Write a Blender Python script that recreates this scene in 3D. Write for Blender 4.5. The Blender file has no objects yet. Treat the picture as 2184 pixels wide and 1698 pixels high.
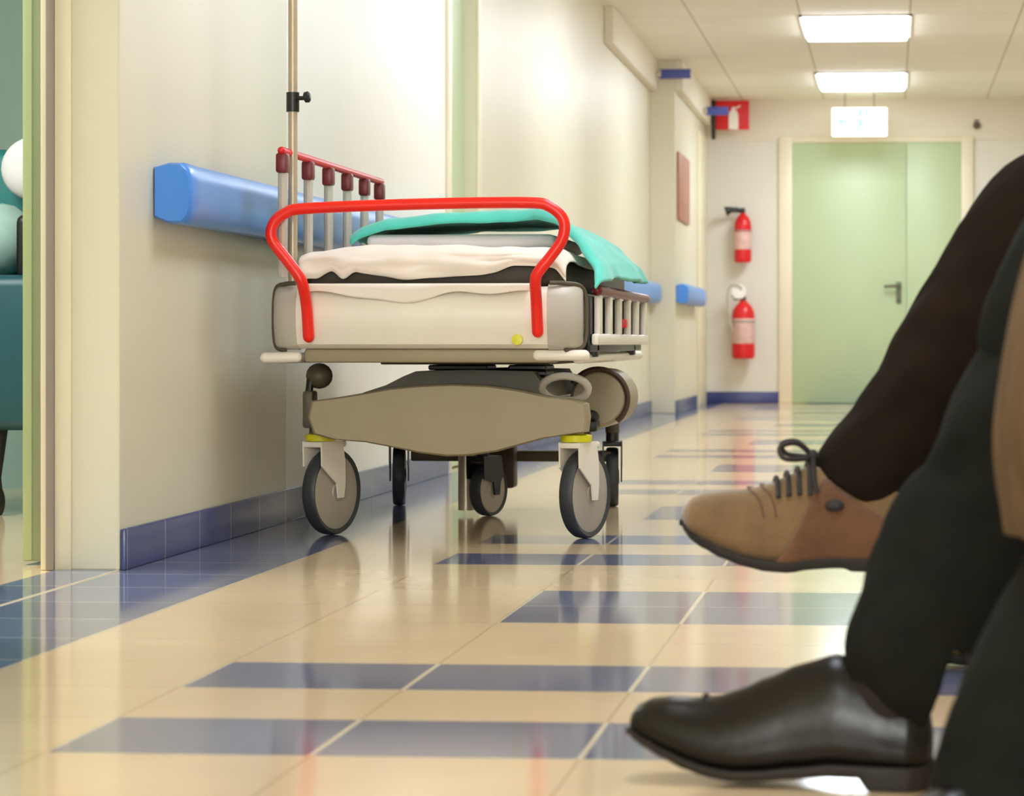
import bpy, bmesh, math, random
from mathutils import Vector, Matrix, noise

random.seed(4)
S = bpy.context.scene
COL = S.collection

# ---------------------------------------------------------------- camera, light, exposure
CAM_H = 0.4545
YAW = math.radians(5.1)
cam_d = bpy.data.cameras.new('camera')
cam = bpy.data.objects.new('camera', cam_d)
COL.objects.link(cam)
cam.location = (0, 0, CAM_H)
cam.rotation_euler = (math.pi / 2, 0, YAW)
cam_d.sensor_fit = 'HORIZONTAL'
cam_d.sensor_width = 36.0
cam_d.lens = 6060.0 / 2184.0 * 36.0
cam_d.shift_x = -267.0 / 2184.0
cam_d.shift_y = -119.0 / 2184.0
cam_d.clip_start = 0.05
cam_d.clip_end = 100
cam_d.dof.use_dof = True
cam_d.dof.focus_distance = 6.2
cam_d.dof.aperture_fstop = 9.0
S.camera = cam

S.view_settings.view_transform = 'Standard'
S.view_settings.look = 'None'
S.view_settings.gamma = 1.0
S.view_settings.use_curve_mapping = False
S.view_settings.exposure = 0.76
S.cycles.use_denoising = True
S.cycles.caustics_reflective = False
S.cycles.max_bounces = 10
S.cycles.diffuse_bounces = 6

world = bpy.data.worlds.new('world')
S.world = world
world.use_nodes = True
world.node_tree.nodes['Background'].inputs[0].default_value = (1.0, 0.98, 0.95, 1)
world.node_tree.nodes['Background'].inputs[1].default_value = 0.25

LAMP = 13.5                      # strength of the ceiling luminaires
LAMP_DIM = 9.0                   # the three near the viewer are dimmed, daylight takes over there


def area(name, loc, rot, sx, sy, power, color):
    d = bpy.data.lights.new(name, 'AREA')
    d.shape = 'RECTANGLE'
    d.size, d.size_y = sx, sy
    d.energy = power
    d.color = color
    o = bpy.data.objects.new(name, d)
    o.location = loc
    o.rotation_euler = rot
    COL.objects.link(o)
    return o


# daylight entering the corridor through the tall window behind the viewer
area('window_daylight', (-0.19, -3.8, 1.45), (math.radians(90), 0, 0), 2.2, 1.5, 125, (0.92, 0.97, 1.0))
# unseen overhead light added to brighten the side room
area('side_room_fill', (-3.0, 5.6, 2.2), (0, 0, 0), 1.2, 1.2, 60, (0.95, 1.0, 1.0))


# ---------------------------------------------------------------- helpers: materials
def lin(h):
    h = h.lstrip('#')
    out = []
    for i in (0, 2, 4):
        c = int(h[i:i + 2], 16) / 255
        out.append(c / 12.92 if c <= 0.04045 else ((c + 0.055) / 1.055) ** 2.4)
    return (*out, 1.0)


def mat(name, hexc, rough=0.5, var=0.06, scale=8.0, bump=0.0, bscale=60.0, metal=0.0, spec=0.5, coat=0.0, sheen=0.0,
        stretch=(1, 1, 1), detail=3.0, ior=1.5):
    m = bpy.data.materials.new(name)
    m.use_nodes = True
    nt = m.node_tree
    b = nt.nodes['Principled BSDF']
    b.inputs['Roughness'].default_value = rough
    b.inputs['Metallic'].default_value = metal
    b.inputs['Specular IOR Level'].default_value = spec
    b.inputs['Coat Weight'].default_value = coat
    b.inputs['IOR'].default_value = ior
    b.inputs['Coat Roughness'].default_value = 0.1
    b.inputs['Sheen Weight'].default_value = sheen
    tc = nt.nodes.new('ShaderNodeTexCoord')
    mp = nt.nodes.new('ShaderNodeMapping')
    mp.inputs['Scale'].default_value = stretch
    nt.links.new(tc.outputs['Object'], mp.inputs['Vector'])
    n = nt.nodes.new('ShaderNodeTexNoise')
    n.inputs['Scale'].default_value = scale
    n.inputs['Detail'].default_value = detail
    nt.links.new(mp.outputs['Vector'], n.inputs['Vector'])
    r = nt.nodes.new('ShaderNodeValToRGB')
    c = lin(hexc)
    r.color_ramp.elements[0].position = 0.3
    r.color_ramp.elements[1].position = 0.7
    r.color_ramp.elements[0].color = (c[0] * (1 - var), c[1] * (1 - var), c[2] * (1 - var), 1)
    r.color_ramp.elements[1].color = tuple(min(1, x * (1 + var)) for x in c[:3]) + (1,)
    nt.links.new(n.outputs['Fac'], r.inputs['Fac'])
    nt.links.new(r.outputs['Color'], b.inputs['Base Color'])
    if bump:
        n2 = nt.nodes.new('ShaderNodeTexNoise')
        n2.inputs['Scale'].default_value = bscale
        n2.inputs['Detail'].default_value = 4
        nt.links.new(mp.outputs['Vector'], n2.inputs['Vector'])
        bp = nt.nodes.new('ShaderNodeBump')
        bp.inputs['Strength'].default_value = bump
        bp.inputs['Distance'].default_value = 0.003
        nt.links.new(n2.outputs['Fac'], bp.inputs['Height'])
        nt.links.new(bp.outputs['Normal'], b.inputs['Normal'])
    return m


def glow(name, hexc, strength):
    m = mat(name, hexc, 0.4, 0.01)
    b = m.node_tree.nodes['Principled BSDF']
    b.inputs['Emission Color'].default_value = lin(hexc)
    b.inputs['Emission Strength'].default_value = strength
    return m


def grooved(m, axes, groove_hex, width):
    """mix a joint colour into a material along regular object-space lines; axes: [(axis, origin, pitch)]"""
    nt = m.node_tree
    b = nt.nodes['Principled BSDF']
    src = b.inputs['Base Color'].links[0].from_socket
    tc = nt.nodes.new('ShaderNodeTexCoord')
    sep = nt.nodes.new('ShaderNodeSeparateXYZ')
    nt.links.new(tc.outputs['Object'], sep.inputs[0])
    total = None

    def math_node(op, a, bb):
        n = nt.nodes.new('ShaderNodeMath')
        n.operation = op
        for i, v in enumerate((a, bb)):
            if v is None:
                continue
            if isinstance(v, (int, float)):
                n.inputs[i].default_value = v
            else:
                nt.links.new(v, n.inputs[i])
        return n.outputs[0]
    for ax, org, pitch, wd in axes:
        s = math_node('SUBTRACT', sep.outputs[ax], org - pitch / 2)
        s = math_node('DIVIDE', s, pitch)
        s = math_node('FRACT', s, None)
        s = math_node('SUBTRACT', s, 0.5)
        s = math_node('ABSOLUTE', s, None)
        s = math_node('LESS_THAN', s, wd / 2 / pitch)
        total = s if total is None else math_node('MAXIMUM', total, s)
    mx = nt.nodes.new('ShaderNodeMix')
    mx.data_type = 'RGBA'
    nt.links.new(total, mx.inputs['Factor'])
    nt.links.new(src, mx.inputs[6])
    mx.inputs[7].default_value = lin(groove_hex)
    nt.links.new(mx.outputs[2], b.inputs['Base Color'])
    return m


T = 0.2978                     # floor tile pitch
X0 = -1.529                    # left wall face
Y0 = 3.078                     # a transverse joint
XR = X0 + 9 * T                # right wall face
YE = 21.1                      # end wall face
HC = 2.254                     # ceiling height

M = {}
M['tile_tan'] = grooved(mat('cream_floor_tile', '#dcc29c', 0.11, 0.05, 3.5, 0.0, spec=0.5, ior=1.75),
                        [(0, X0, T, 0.005), (1, Y0, T, 0.004)], '#c9ae86', 0.005)
M['tile_blue'] = grooved(mat('blue_floor_tile', '#666d8a', 0.09, 0.10, 3.5, 0.0, spec=0.5, ior=2.8),
                         [(0, X0, T, 0.007), (1, Y0, T, 0.004)], '#d8ccb2', 0.006)
M['wall'] = mat('cream_wall_paint', '#dcd6be', 0.38, 0.025, 2.0, 0.05, 90)
M['wall_lamp_pool'] = mat('lamp_pool_wall_paint', '#efece0', 0.35, 0.02, 2.0, 0.05, 90)  # pool of lamp light on the wall, put into a paler colour
M['wall_end'] = mat('grey_cream_wall_paint', '#ddd9cb', 0.45, 0.02, 2.0)
M['wall_upper'] = mat('warm_upper_wall_paint', '#e4dac8', 0.6, 0.02, 2.0)
M['room_wall'] = mat('teal_grey_wall_paint', '#8fa8a2', 0.6, 0.06, 1.5)
M['ceiling'] = grooved(mat('ceiling_panel', '#f0e9d8', 0.7, 0.03, 1.5, 0.1, 200),
                       [(0, -0.495, 0.6, 0.012), (1, 15.66, 1.11, 0.008)], '#c8bca6', 0.01)
M['frame'] = mat('cream_door_frame', '#e6dcc0', 0.4, 0.03, 3)
M['gasket'] = mat('grey_rubber_gasket', '#958a80', 0.6, 0.05, 10)
M['door'] = mat('pale_green_door', '#b9ca9f', 0.4, 0.03, 1.2)
M['door_edge_lit'] = mat('lit_green_door_edge', '#a9b88d', 0.45, 0.05, 3)  # lit half of the door edge, light put into the green
M['door_edge_shaded'] = mat('shaded_green_door_edge', '#8f9b7c', 0.45, 0.1, 3, stretch=(3, 3, 0.6))  # darker green with the shade on the door edge put in
M['steel'] = mat('brushed_steel', '#a9a294', 0.35, 0.08, 20, metal=0.8)
M['dark_steel'] = mat('dull_door_hardware', '#6d6f5c', 0.4, 0.08, 20, metal=0.5)
M['base_tile'] = grooved(mat('blue_skirting_tile', '#454e7c', 0.25, 0.1, 4), [(1, Y0 + 0.1, T, 0.004)], '#8d8f9c', 0.004)
M['base_tile_end'] = mat('dark_blue_skirting_tile', '#3a447a', 0.3, 0.12, 4)
M['rail_blue'] = mat('blue_rail_plastic', '#5c93d8', 0.35, 0.05, 6)
M['rail_end'] = mat('bright_blue_rail_cap', '#3f8ae6', 0.3, 0.05, 6)
M['red'] = mat('red_painted_tube', '#f2200f', 0.35, 0.04, 10)
M['maroon'] = mat('maroon_grip', '#6a0a12', 0.4, 0.1, 12)
M['white_plastic'] = mat('off_white_plastic', '#eee7d8', 0.35, 0.03, 5)
M['grey_plastic'] = mat('grey_plastic', '#b9b3a6', 0.4, 0.05, 6)
M['taupe'] = mat('taupe_plastic_cover', '#9a8d70', 0.5, 0.05, 7, 0.1, 200)
M['dark_taupe'] = mat('dark_olive_metal', '#544b39', 0.5, 0.08, 7)
M['black'] = mat('black_plastic', '#15130f', 0.4, 0.1, 10)
M['tyre'] = mat('dark_grey_tyre', '#34363a', 0.5, 0.1, 12)
M['disc'] = mat('grey_wheel_disc', '#aca496', 0.4, 0.05, 8)
M['yellow'] = mat('yellow_band', '#d8d21c', 0.4, 0.05, 8)
M['brown_box'] = mat('dark_brown_plastic', '#3c2a18', 0.5, 0.1, 8)
M['mattress'] = mat('dark_mattress_cover', '#3a3226', 0.6, 0.1, 12, 0.1)
M['sheet'] = mat('white_cotton_sheet', '#efe5d8', 0.85, 0.04, 7, 0.15, 300, sheen=0.2)
M['teal_cloth'] = mat('turquoise_blanket_cloth', '#50c8b6', 0.8, 0.14, 9, 0.2, 300, sheen=0.3)
M['pole'] = mat('beige_steel_pole', '#b5a78e', 0.35, 0.06, 20, metal=0.3)
M['sign_blue'] = mat('blue_sign_plate', '#4650a0', 0.4, 0.08, 15)
M['sign_red'] = mat('red_sign_plate', '#d8121c', 0.4, 0.04, 12)
M['sign_white'] = mat('white_sign_print', '#f2ece4', 0.4, 0.02, 12)
M['ext_red'] = mat('extinguisher_red', '#d8161e', 0.3, 0.06, 12)
M['ext_label'] = mat('extinguisher_label', '#d9b3aa', 0.45, 0.14, 18)
M['board'] = mat('brown_notice_board', '#b27a66', 0.5, 0.08, 6, stretch=(1, 1, 4))
M['teal_seat'] = mat('dark_teal_upholstery', '#0c4650', 0.45, 0.12, 5)
M['teal_back'] = mat('teal_upholstery', '#0f706c', 0.5, 0.1, 6)
M['pillow'] = mat('white_pillow_cloth', '#e3dde0', 0.85, 0.05, 8)
M['greyteal'] = mat('grey_green_cloth', '#93b0a8', 0.8, 0.15, 12)
M['suede'] = mat('tan_suede_leather', '#6f5739', 0.85, 0.16, 22, 0.5, 220, spec=0.25, sheen=0.35)
M['suede_dark'] = mat('rust_suede_panel', '#5f4029', 0.85, 0.18, 22, 0.5, 220, spec=0.25, sheen=0.3)
M['sole'] = mat('black_rubber_sole', '#16110c', 0.6, 0.15, 20)
M['lace'] = mat('dark_lace_cord', '#211a18', 0.7, 0.1, 40)
M['leather'] = mat('black_polished_leather', '#15120e', 0.27, 0.12, 14, 0.12, 60, spec=0.25)
M['brown_cloth'] = mat('dark_brown_trouser_cloth', '#1d150e', 0.95, 0.14, 25, 0.3, 350, spec=0.1)
M['char_cloth'] = mat('charcoal_trouser_cloth', '#191a16', 0.95, 0.14, 25, 0.3, 350, spec=0.1)
M['sock'] = mat('dark_sock_knit', '#1e1712', 0.95, 0.1, 60, 0.4, 400)
M['coat'] = mat('tan_coat_cloth', '#5d4628', 0.85, 0.3, 9, 0.3, 250, stretch=(4, 4, 0.5))
M['skin'] = mat('skin', '#c99a7c', 0.5, 0.06, 10)
M['shirt'] = mat('grey_jacket_cloth', '#4a4a48', 0.9, 0.08, 20)
M['shirt_b'] = mat('olive_pullover_cloth', '#5c5a44', 0.9, 0.08, 20)
M['hair'] = mat('dark_hair', '#2a1e16', 0.6, 0.2, 60, stretch=(1, 1, 0.2))
M['eye'] = mat('eye_white', '#e8e4de', 0.2, 0.02)
M['lamp'] = glow('lit_lamp_diffuser', '#e8f1ff', LAMP)
M['lamp_dim'] = glow('dimmed_lamp_diffuser', '#e8f1ff', LAMP_DIM)
M['exit_glow'] = glow('lit_exit_sign_face', '#fbfff6', 1.0)
M['exit_green'] = glow('lit_exit_sign_symbol', '#7fdcaa', 0.55)
M['chair_blue'] = mat('grey_blue_seat_plastic', '#6a7890', 0.5, 0.05, 8)


# ---------------------------------------------------------------- helpers: meshes
class MB:
    """collects shapes into one bmesh"""

    def __init__(self):
        self.bm = bmesh.new()
        self.mi = 0

    def _tag(self, faces):
        for f in faces:
            f.material_index = self.mi

    def box(self, x0, x1, y0, y1, z0, z1, bevel=0.0, seg=2, mtx=None):
        r = bmesh.ops.create_cube(self.bm, size=1)
        vs = r['verts']
        for v in vs:
            v.co = Vector(((x0 + x1) / 2 + v.co.x * (x1 - x0), (y0 + y1) / 2 + v.co.y * (y1 - y0),
                           (z0 + z1) / 2 + v.co.z * (z1 - z0)))
            if mtx:
                v.co = mtx @ v.co
        faces = {f for v in vs for f in v.link_faces}
        self._tag(faces)
        if bevel:
            es = {e for v in vs for e in v.link_edges}
            rr = bmesh.ops.bevel(self.bm, geom=list(es), offset=bevel, segments=seg, profile=0.5, affect='EDGES')
            self._tag(rr['faces'])
        return self

    def rings(self, rings, cap=True, closed=False):
        """loft a list of rings (each a list of points)"""
        vr = [[self.bm.verts.new(p) for p in ring] for ring in rings]
        n = len(vr[0])
        last = len(vr) if closed else len(vr) - 1
        for i in range(last):
            a, b = vr[i], vr[(i + 1) % len(vr)]
            for k in range(n):
                f = self.bm.faces.new((a[k], a[(k + 1) % n], b[(k + 1) % n], b[k]))
                f.material_index = self.mi
        if cap and not closed:
            for ring, flip in ((vr[0], True), (vr[-1], False)):
                f = self.bm.faces.new(list(reversed(ring)) if flip else ring)
                f.material_index = self.mi
        return self

    def tube(self, pts, rad, n=12, cap=True, closed=False, squash=None, round_ends=False):
        """tube along pts; rad a number, list, or list of (r_a, r_b)"""
        pts = [Vector(p) for p in pts]
        m = len(pts)
        if not isinstance(rad, (list, tuple)):
            rad = [rad] * m
        tang = []
        for i in range(m):
            if closed:
                t = pts[(i + 1) % m] - pts[i - 1]
            else:
                t = pts[min(i + 1, m - 1)] - pts[max(i - 1, 0)]
            tang.append(t.normalized())
        up = Vector((0, 1, 0)) if abs(tang[0].y) < 0.9 else Vector((1, 0, 0))
        nrm = (up - tang[0] * up.dot(tang[0])).normalized()
        out = []
        for i in range(m):
            nrm = (nrm - tang[i] * nrm.dot(tang[i])).normalized()
            bi = tang[i].cross(nrm)
            r = rad[i]
            ra, rb = r if isinstance(r, (list, tuple)) else (r, r)
            out.append([pts[i] + nrm * math.cos(2 * math.pi * k / n) * ra + bi * math.sin(2 * math.pi * k / n) * rb
                        for k in range(n)])
        if round_ends and not closed:
            def endcap(ring, c, t, sgn):
                res = []
                for a in (0.35, 0.7, 0.93):
                    s = math.sqrt(max(0, 1 - a * a))
                    avg = sum((p - c).length for p in ring) / n
                    res.append([c + (p - c) * s + t * sgn * avg * a for p in ring])
                return res
            st = endcap(out[0], pts[0], tang[0], -1)
            en = endcap(out[-1], pts[-1], tang[-1], 1)
            out = list(reversed(st)) + out + en
        return self.rings(out, cap, closed)

    def cyl(self, p0, p1, r, n=16, r1=None):
        return self.tube([p0, p1], [r, r1 if r1 is not None else r], n)

    def lathe(self, prof, centre, axis=(0, 0, 1), n=24, closed=False):
        """prof: list of (radius, height) along axis"""
        q = Vector((0, 0, 1)).rotation_difference(Vector(axis))
        c = Vector(centre)
        rr = []
        for r, h in prof:
            r = max(r, 1e-4)
            rr.append([c + q @ Vector((r * math.cos(2 * math.pi * k / n), r * math.sin(2 * math.pi * k / n), h))
                       for k in range(n)])
        return self.rings(rr, cap=not closed, closed=closed)

    def prism(self, poly, d0, d1, plane='XZ'):
        """extrude a polygon: XZ polygons run from y=d0 to y=d1, YZ from x, XY from z"""
        def P(a, b, d):
            return {'XZ': (a, d, b), 'YZ': (d, a, b), 'XY': (a, b, d)}[plane]
        return self.rings([[P(a, b, d0) for a, b in poly], [P(a, b, d1) for a, b in poly]])

    def ball(self, c, r, sx=1, sy=1, sz=1, n=16):
        rr = bmesh.ops.create_uvsphere(self.bm, u_segments=n, v_segments=max(8, n // 2), radius=r)
        for v in rr['verts']:
            v.co = Vector((c[0] + v.co.x * sx, c[1] + v.co.y * sy, c[2] + v.co.z * sz))
        self._tag({f for v in rr['verts'] for f in v.link_faces})
        return self

    def grid(self, fn, nu, nv):
        vs = [[self.bm.verts.new(fn(i / nu, j / nv)) for j in range(nv + 1)] for i in range(nu + 1)]
        for i in range(nu):
            for j in range(nv):
                f = self.bm.faces.new((vs[i][j], vs[i + 1][j], vs[i + 1][j + 1], vs[i][j + 1]))
                f.material_index = self.mi
        return self


def origin_of(o):
    p = Vector((0, 0, 0))
    while o is not None:
        p += o.location
        o = o.parent
    return p


def obj(name, mb, material, parent=None, smooth=35, fix=True, label=None):
    """link a collected shape (in world coordinates) as ONE mesh object"""
    bm = mb.bm
    if fix:
        bmesh.ops.recalc_face_normals(bm, faces=bm.faces)
    off = origin_of(parent) if parent else Vector((0, 0, 0))
    if off.length:
        for v in bm.verts:
            v.co -= off
    ang = math.radians(smooth) if smooth else 0
    for f in bm.faces:
        f.smooth = bool(smooth)
    if smooth:
        for e in bm.edges:
            if len(e.link_faces) == 2 and e.calc_face_angle(0) > ang:
                e.smooth = False
    me = bpy.data.meshes.new(name)
    bm.to_mesh(me)
    bm.free()
    mats = material if isinstance(material, (list, tuple)) else [material]
    for m in mats:
        me.materials.append(M[m])
    o = bpy.data.objects.new(name, me)
    COL.objects.link(o)
    if parent:
        o.parent = parent
    if label:
        o['label'] = label
    return o


def struct(name, mb, material, parent=None, smooth=35):
    o = obj(name, mb, material, parent, smooth)
    if not parent:
        o['kind'] = 'structure'
    return o


def tag(o, label, cat, group=None):
    o['label'] = label
    o['category'] = cat
    if group:
        o['group'] = group
    return o


def thing(name, loc, label, cat, group=None):
    o = bpy.data.objects.new(name, None)
    o.empty_display_size = 0.1
    o.location = loc
    COL.objects.link(o)
    return tag(o, label, cat, group)


def mod_solid(o, t, off=0.0):
    m = o.modifiers.new('thickness', 'SOLIDIFY')
    m.thickness = t
    m.offset = off


def mod_sub(o, n=2):
    m = o.modifiers.new('smooth', 'SUBSURF')
    m.levels = n
    m.render_levels = n


def mod_remesh(o, vox, smooth_iter=4):
    m = o.modifiers.new('union', 'REMESH')
    m.mode = 'VOXEL'
    m.voxel_size = vox
    m.use_smooth_shade = True
    s = o.modifiers.new('relax', 'SMOOTH')
    s.iterations = smooth_iter
    s.factor = 0.5


def spline(pts, n=8, closed=False):
    """Catmull-Rom through points (any dimension tuples)"""
    P = [Vector(p) for p in pts]
    out = []
    m = len(P)
    segs = m if closed else m - 1
    for i in range(segs):
        if closed:
            p0, p1, p2, p3 = P[(i - 1) % m], P[i], P[(i + 1) % m], P[(i + 2) % m]
        else:
            p0, p1, p2, p3 = P[max(i - 1, 0)], P[i], P[i + 1], P[min(i + 2, m - 1)]
        for k in range(n):
            t = k / n
            out.append(0.5 * ((2 * p1) + (p2 - p0) * t + (2 * p0 - 5 * p1 + 4 * p2 - p3) * t * t
                              + (3 * p1 - p0 - 3 * p2 + p3) * t ** 3))
    if not closed:
        out.append(P[-1])
    return out


def interp(tab, x):
    """piecewise-linear table [(x, a, b, ...)] sorted by x"""
    if x <= tab[0][0]:
        return tab[0][1:]
    for a, b in zip(tab, tab[1:]):
        if x <= b[0]:
            t = (x - a[0]) / (b[0] - a[0])
            t = t * t * (3 - 2 * t) * 0.5 + t * 0.5
            return tuple(p + (q - p) * t for p, q in zip(a[1:], b[1:]))
    return tab[-1][1:]


# ---------------------------------------------------------------- the setting
# floor: whole tiles, each cream or blue
fl = MB()
xa, ya, yb = -4.3, -4.2, YE + 0.1
kx0 = -10
for i in range(kx0, 10):
    xl, xr = X0 + i * T, X0 + (i + 1) * T
    for j in range(-25, 61):
        yl, yr = Y0 + j * T, Y0 + (j + 1) * T
        if i >= 9:
            continue
        blue = False
        if i in (0, 8):
            blue = True
        else:
            p = j % 9
            if p in (0, 2) and 2 <= i <= 6:
                blue = True
            if p in (5, 6) and 3 <= i <= 5:
                blue = True
        fl.mi = 1 if blue else 0
        f = fl.bm.faces.new([fl.bm.verts.new(c) for c in ((xl, yl, 0), (xr, yl, 0), (xr, yr, 0), (xl, yr, 0))])
        f.material_index = fl.mi
bmesh.ops.remove_doubles(fl.bm, verts=fl.bm.verts, dist=1e-4)
struct('floor', fl, ['tile_tan', 'tile_blue'], smooth=0)
# blue threshold of the side-room doorway
th = MB()
th.box(X0 - 0.126, X0 + 0.0, 4.35, 5.54, -0.02, 0.0015)
struct('trim_1', th, 'tile_blue', smooth=0)

ce = MB()
ce.box(X0 - 0.2, XR + 0.2, -4.2, YE + 0.2, HC, HC + 0.1)
struct('ceiling', ce, 'ceiling', smooth=0)

WI = X0 - 0.126                 # inner (side-room) face of the left wall
wl = MB()
wl.box(WI, X0, -4.2, 4.35, 0, HC)
wl.box(WI, X0, 4.35, 5.54, 1.95, HC)
wl.box(WI, X0, 5.54, 7.11, 0, HC, 0.004)
wl.box(WI, X0, 9.77, 10.42, 1.95, HC)
wl.box(WI, X0, 10.42, 18.07, 0, HC)
wl.box(WI, -1.37, 18.07, YE + 0.1, 0, HC, 0.004)
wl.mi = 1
wl.box(WI, X0, 7.11, 9.77, 0, HC)  # stretch coloured paler for the lamp light falling on it
struct('wall_left', wl, ['wall', 'wall_lamp_pool'], smooth=0)
wr = MB()
wr.box(XR, XR + 0.12, -4.2, YE + 0.1, 0, HC)
struct('wall_right', wr, 'wall', smooth=0)
wb = MB()
wb.box(X0, XR, -4.3, -4.2, 0, HC)
struct('wall_back', wb, 'wall', smooth=0)
we = MB()
we.box(-1.37, XR, YE, YE + 0.12, 0, 1.95)
we.mi = 1
we.box(-1.37, XR, YE - 0.012, YE + 0.12, 1.95, HC)
struct('wall_end', we, ['wall_end', 'wall_upper'], smooth=0)

# boxed band under the ceiling along the far part of the left wall
so = MB()
so.box(X0, X0 + 0.05, 15.13, 18.07, 2.055, HC, 0.004)
so.box(-1.37, -1.32, 18.07, YE - 0.012, 2.055, HC, 0.004)
struct('trim_2', so, 'wall_upper', smooth=0)

# skirting tiles
def skirting(name, x0, x1, y0, y1, h, m):
    b = MB()
    b.box(x0, x1, y0, y1, 0, h, 0.003)
    return struct(name, b, m)


skirting('baseboard_left', X0, X0 + 0.011, 5.545, 9.70, 0.082, 'base_tile')
skirting('baseboard_left_far', X0, X0 + 0.011, 10.50, 18.06, 0.082, 'base_tile')
skirting('baseboard_left_end', -1.37, -1.359, 18.07, 20.0, 0.082, 'base_tile')
skirting('baseboard_left_near', X0, X0 + 0.011, -4.2, 4.3, 0.082, 'base_tile')
skirting('baseboard_end', -1.365, -0.82, YE - 0.014, YE, 0.086, 'base_tile_end')
skirting('baseboard_right', XR - 0.011, XR, -4.2, YE - 0.02, 0.082, 'base_tile')

# pale architrave strip near the far corner of the left wall
b = MB()
b.box(-1.37, -1.352, 20.15, 20.9, 0, 1.96, 0.003)
struct('trim_3', b, 'frame')

# frame of the side-room doorway: jamb strip, grey gasket, lip
b = MB()
b.box(WI - 0.032, WI, 5.53, 5.60, 0, 1.98, 0.003)
b.box(WI - 0.012, WI + 0.03, 5.532, 5.545, 0, 1.95, 0.002)
fr = struct('trim_4', b, 'frame')
b = MB()
b.box(WI - 0.019, WI - 0.002, 5.522, 5.533, 0.001, 1.95, 0.002)
obj('gasket', b, 'gasket', fr, label='grey rubber gasket')

# door folded back into the side room, seen on its edge
b = MB()
b.box(-1.764, -1.716, 5.66, 6.55, 0.008, 1.95, 0.003)
d1 = struct('door_1', b, 'door_edge_shaded')
b = MB()
b.box(-1.727, -1.7145, 5.655, 5.70, 0.315, 0.395, 0.002)
obj('hinge', b, 'gasket', d1, label='brown hinge plate')
b = MB()
b.box(-1.7625, -1.744, 5.6575, 5.665, 0.01, 1.94, 0.001)  # thin strip colours the lit half of the edge paler
obj('edge_strip', b, 'door_edge_lit', d1, label='lit half of the green door edge, coloured paler')

# recessed green door beyond the trolley
b = MB()
b.box(WI, X0 - 0.043, 9.77, 10.42, 0.006, 1.95)
d2 = struct('door_2', b, 'door', smooth=0)
b = MB()
b.tube([(X0 - 0.043, 9.86, 0.95), (X0 - 0.012, 9.86, 0.95), (X0 - 0.006, 9.875, 0.95), (X0 - 0.006, 9.97, 0.95)], 0.008, 10)
obj('handle', b, 'steel', d2)
b = MB()
b.box(X0, X0 + 0.012, 10.42, 10.49, 0, 2.02, 0.002)
b.box(X0, X0 + 0.012, 9.70, 9.77, 0, 2.02, 0.002)
b.box(X0, X0 + 0.012, 9.70, 10.49, 1.95, 2.02, 0.002)
struct('trim_5', b, 'frame')

# double door in the end wall
b = MB()
b.box(-0.827, -0.727, YE - 0.03, YE + 0.01, 0, 1.975, 0.004)
b.box(0.519, 0.605, YE - 0.03, YE + 0.01, 0, 1.975, 0.004)
b.box(-0.7275, 0.5195, YE - 0.0302, YE + 0.0102, 1.931, 1.975, 0.004)
struct('trim_6', b, 'frame')
b = MB()
b.box(-0.727, 0.112, YE - 0.018, YE + 0.005, 0.004, 1.931, 0.003)
d3 = struct('door_3', b, 'door')
b = MB()
b.box(0.04, 0.078, YE - 0.026, YE - 0.017, 0.74, 0.90, 0.003)
obj('lock_plate', b, 'dark_steel', d3)
b = MB()
b.tube([(0.06, YE - 0.02, 0.87), (0.06, YE - 0.065, 0.87), (0.045, YE - 0.07, 0.87), (-0.05, YE - 0.07, 0.867)], 0.011, 10)
obj('handle', b, 'dark_steel', d3)
b = MB()
b.box(0.116, 0.519, YE - 0.018, YE + 0.005, 0.004, 1.931, 0.003)
struct('door_4', b, 'door')

# side room behind the left wall
b = MB()
b.box(-4.3, WI, 8.6, 8.7, 0, HC)
struct('wall_room_far', b, 'room_wall', smooth=0)
b = MB()
b.box(-4.4, -4.3, 3.2, 8.7, 0, HC)
struct('wall_room_left', b, 'room_wall', smooth=0)
b = MB()
b.box(-4.3, WI, 3.1, 3.2, 0, HC)
struct('wall_room_near', b, 'room_wall', smooth=0)
b = MB()
b.box(-4.4, WI - 0.075, 3.1, 8.7, HC, HC + 0.1)
struct('ceiling_room', b, 'ceiling', smooth=0)

# ---------------------------------------------------------------- handrails on the left wall
def handrail(x, y0, y1, label):
    t = thing('handrail', (x, y0, 0.70), label, 'handrail')
    prof = [(0, 0.715), (0.03, 0.703), (0.062, 0.703), (0.076, 0.718), (0.08, 0.745), (0.08, 0.79), (0.074, 0.815), (0.06, 0.828),
            (0.03, 0.828), (0, 0.82)]
    b = MB()
    b.rings([[(x + a, yy, z) for a, z in prof] for yy in (y0 + 0.06, y1 - 0.02)])
    obj('rail_body', b, 'rail_blue', t)
    b = MB()
    cx, cz = 0.03, 0.766
    def sc(s, s2):
        return [(x + max(0, cx + (a - cx) * s), cz + (z - cz) * s2) for a, z in prof]
    rr = []
    for yy, s, s2 in ((y0, 0.9, 0.93), (y0 + 0.008, 0.98, 0.99), (y0 + 0.02, 1.02, 1.02), (y0 + 0.065, 1.02, 1.02)):
        rr.append([(a, yy, z) for a, z in sc(s, s2)])
    b.rings(rr)
    obj('end_cap', b, 'rail_end', t, label='brighter blue end cap')
    return t


handrail(X0, 5.80, 9.66, 'blue wall handrail running behind the hospital trolley from the near doorway')
handrail(X0, 10.55, 18.02, 'blue wall handrail between the recessed green door and the far wall step')
handrail(-1.37, 18.15, 19.9, 'short blue wall handrail under the brown notice board')

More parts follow.
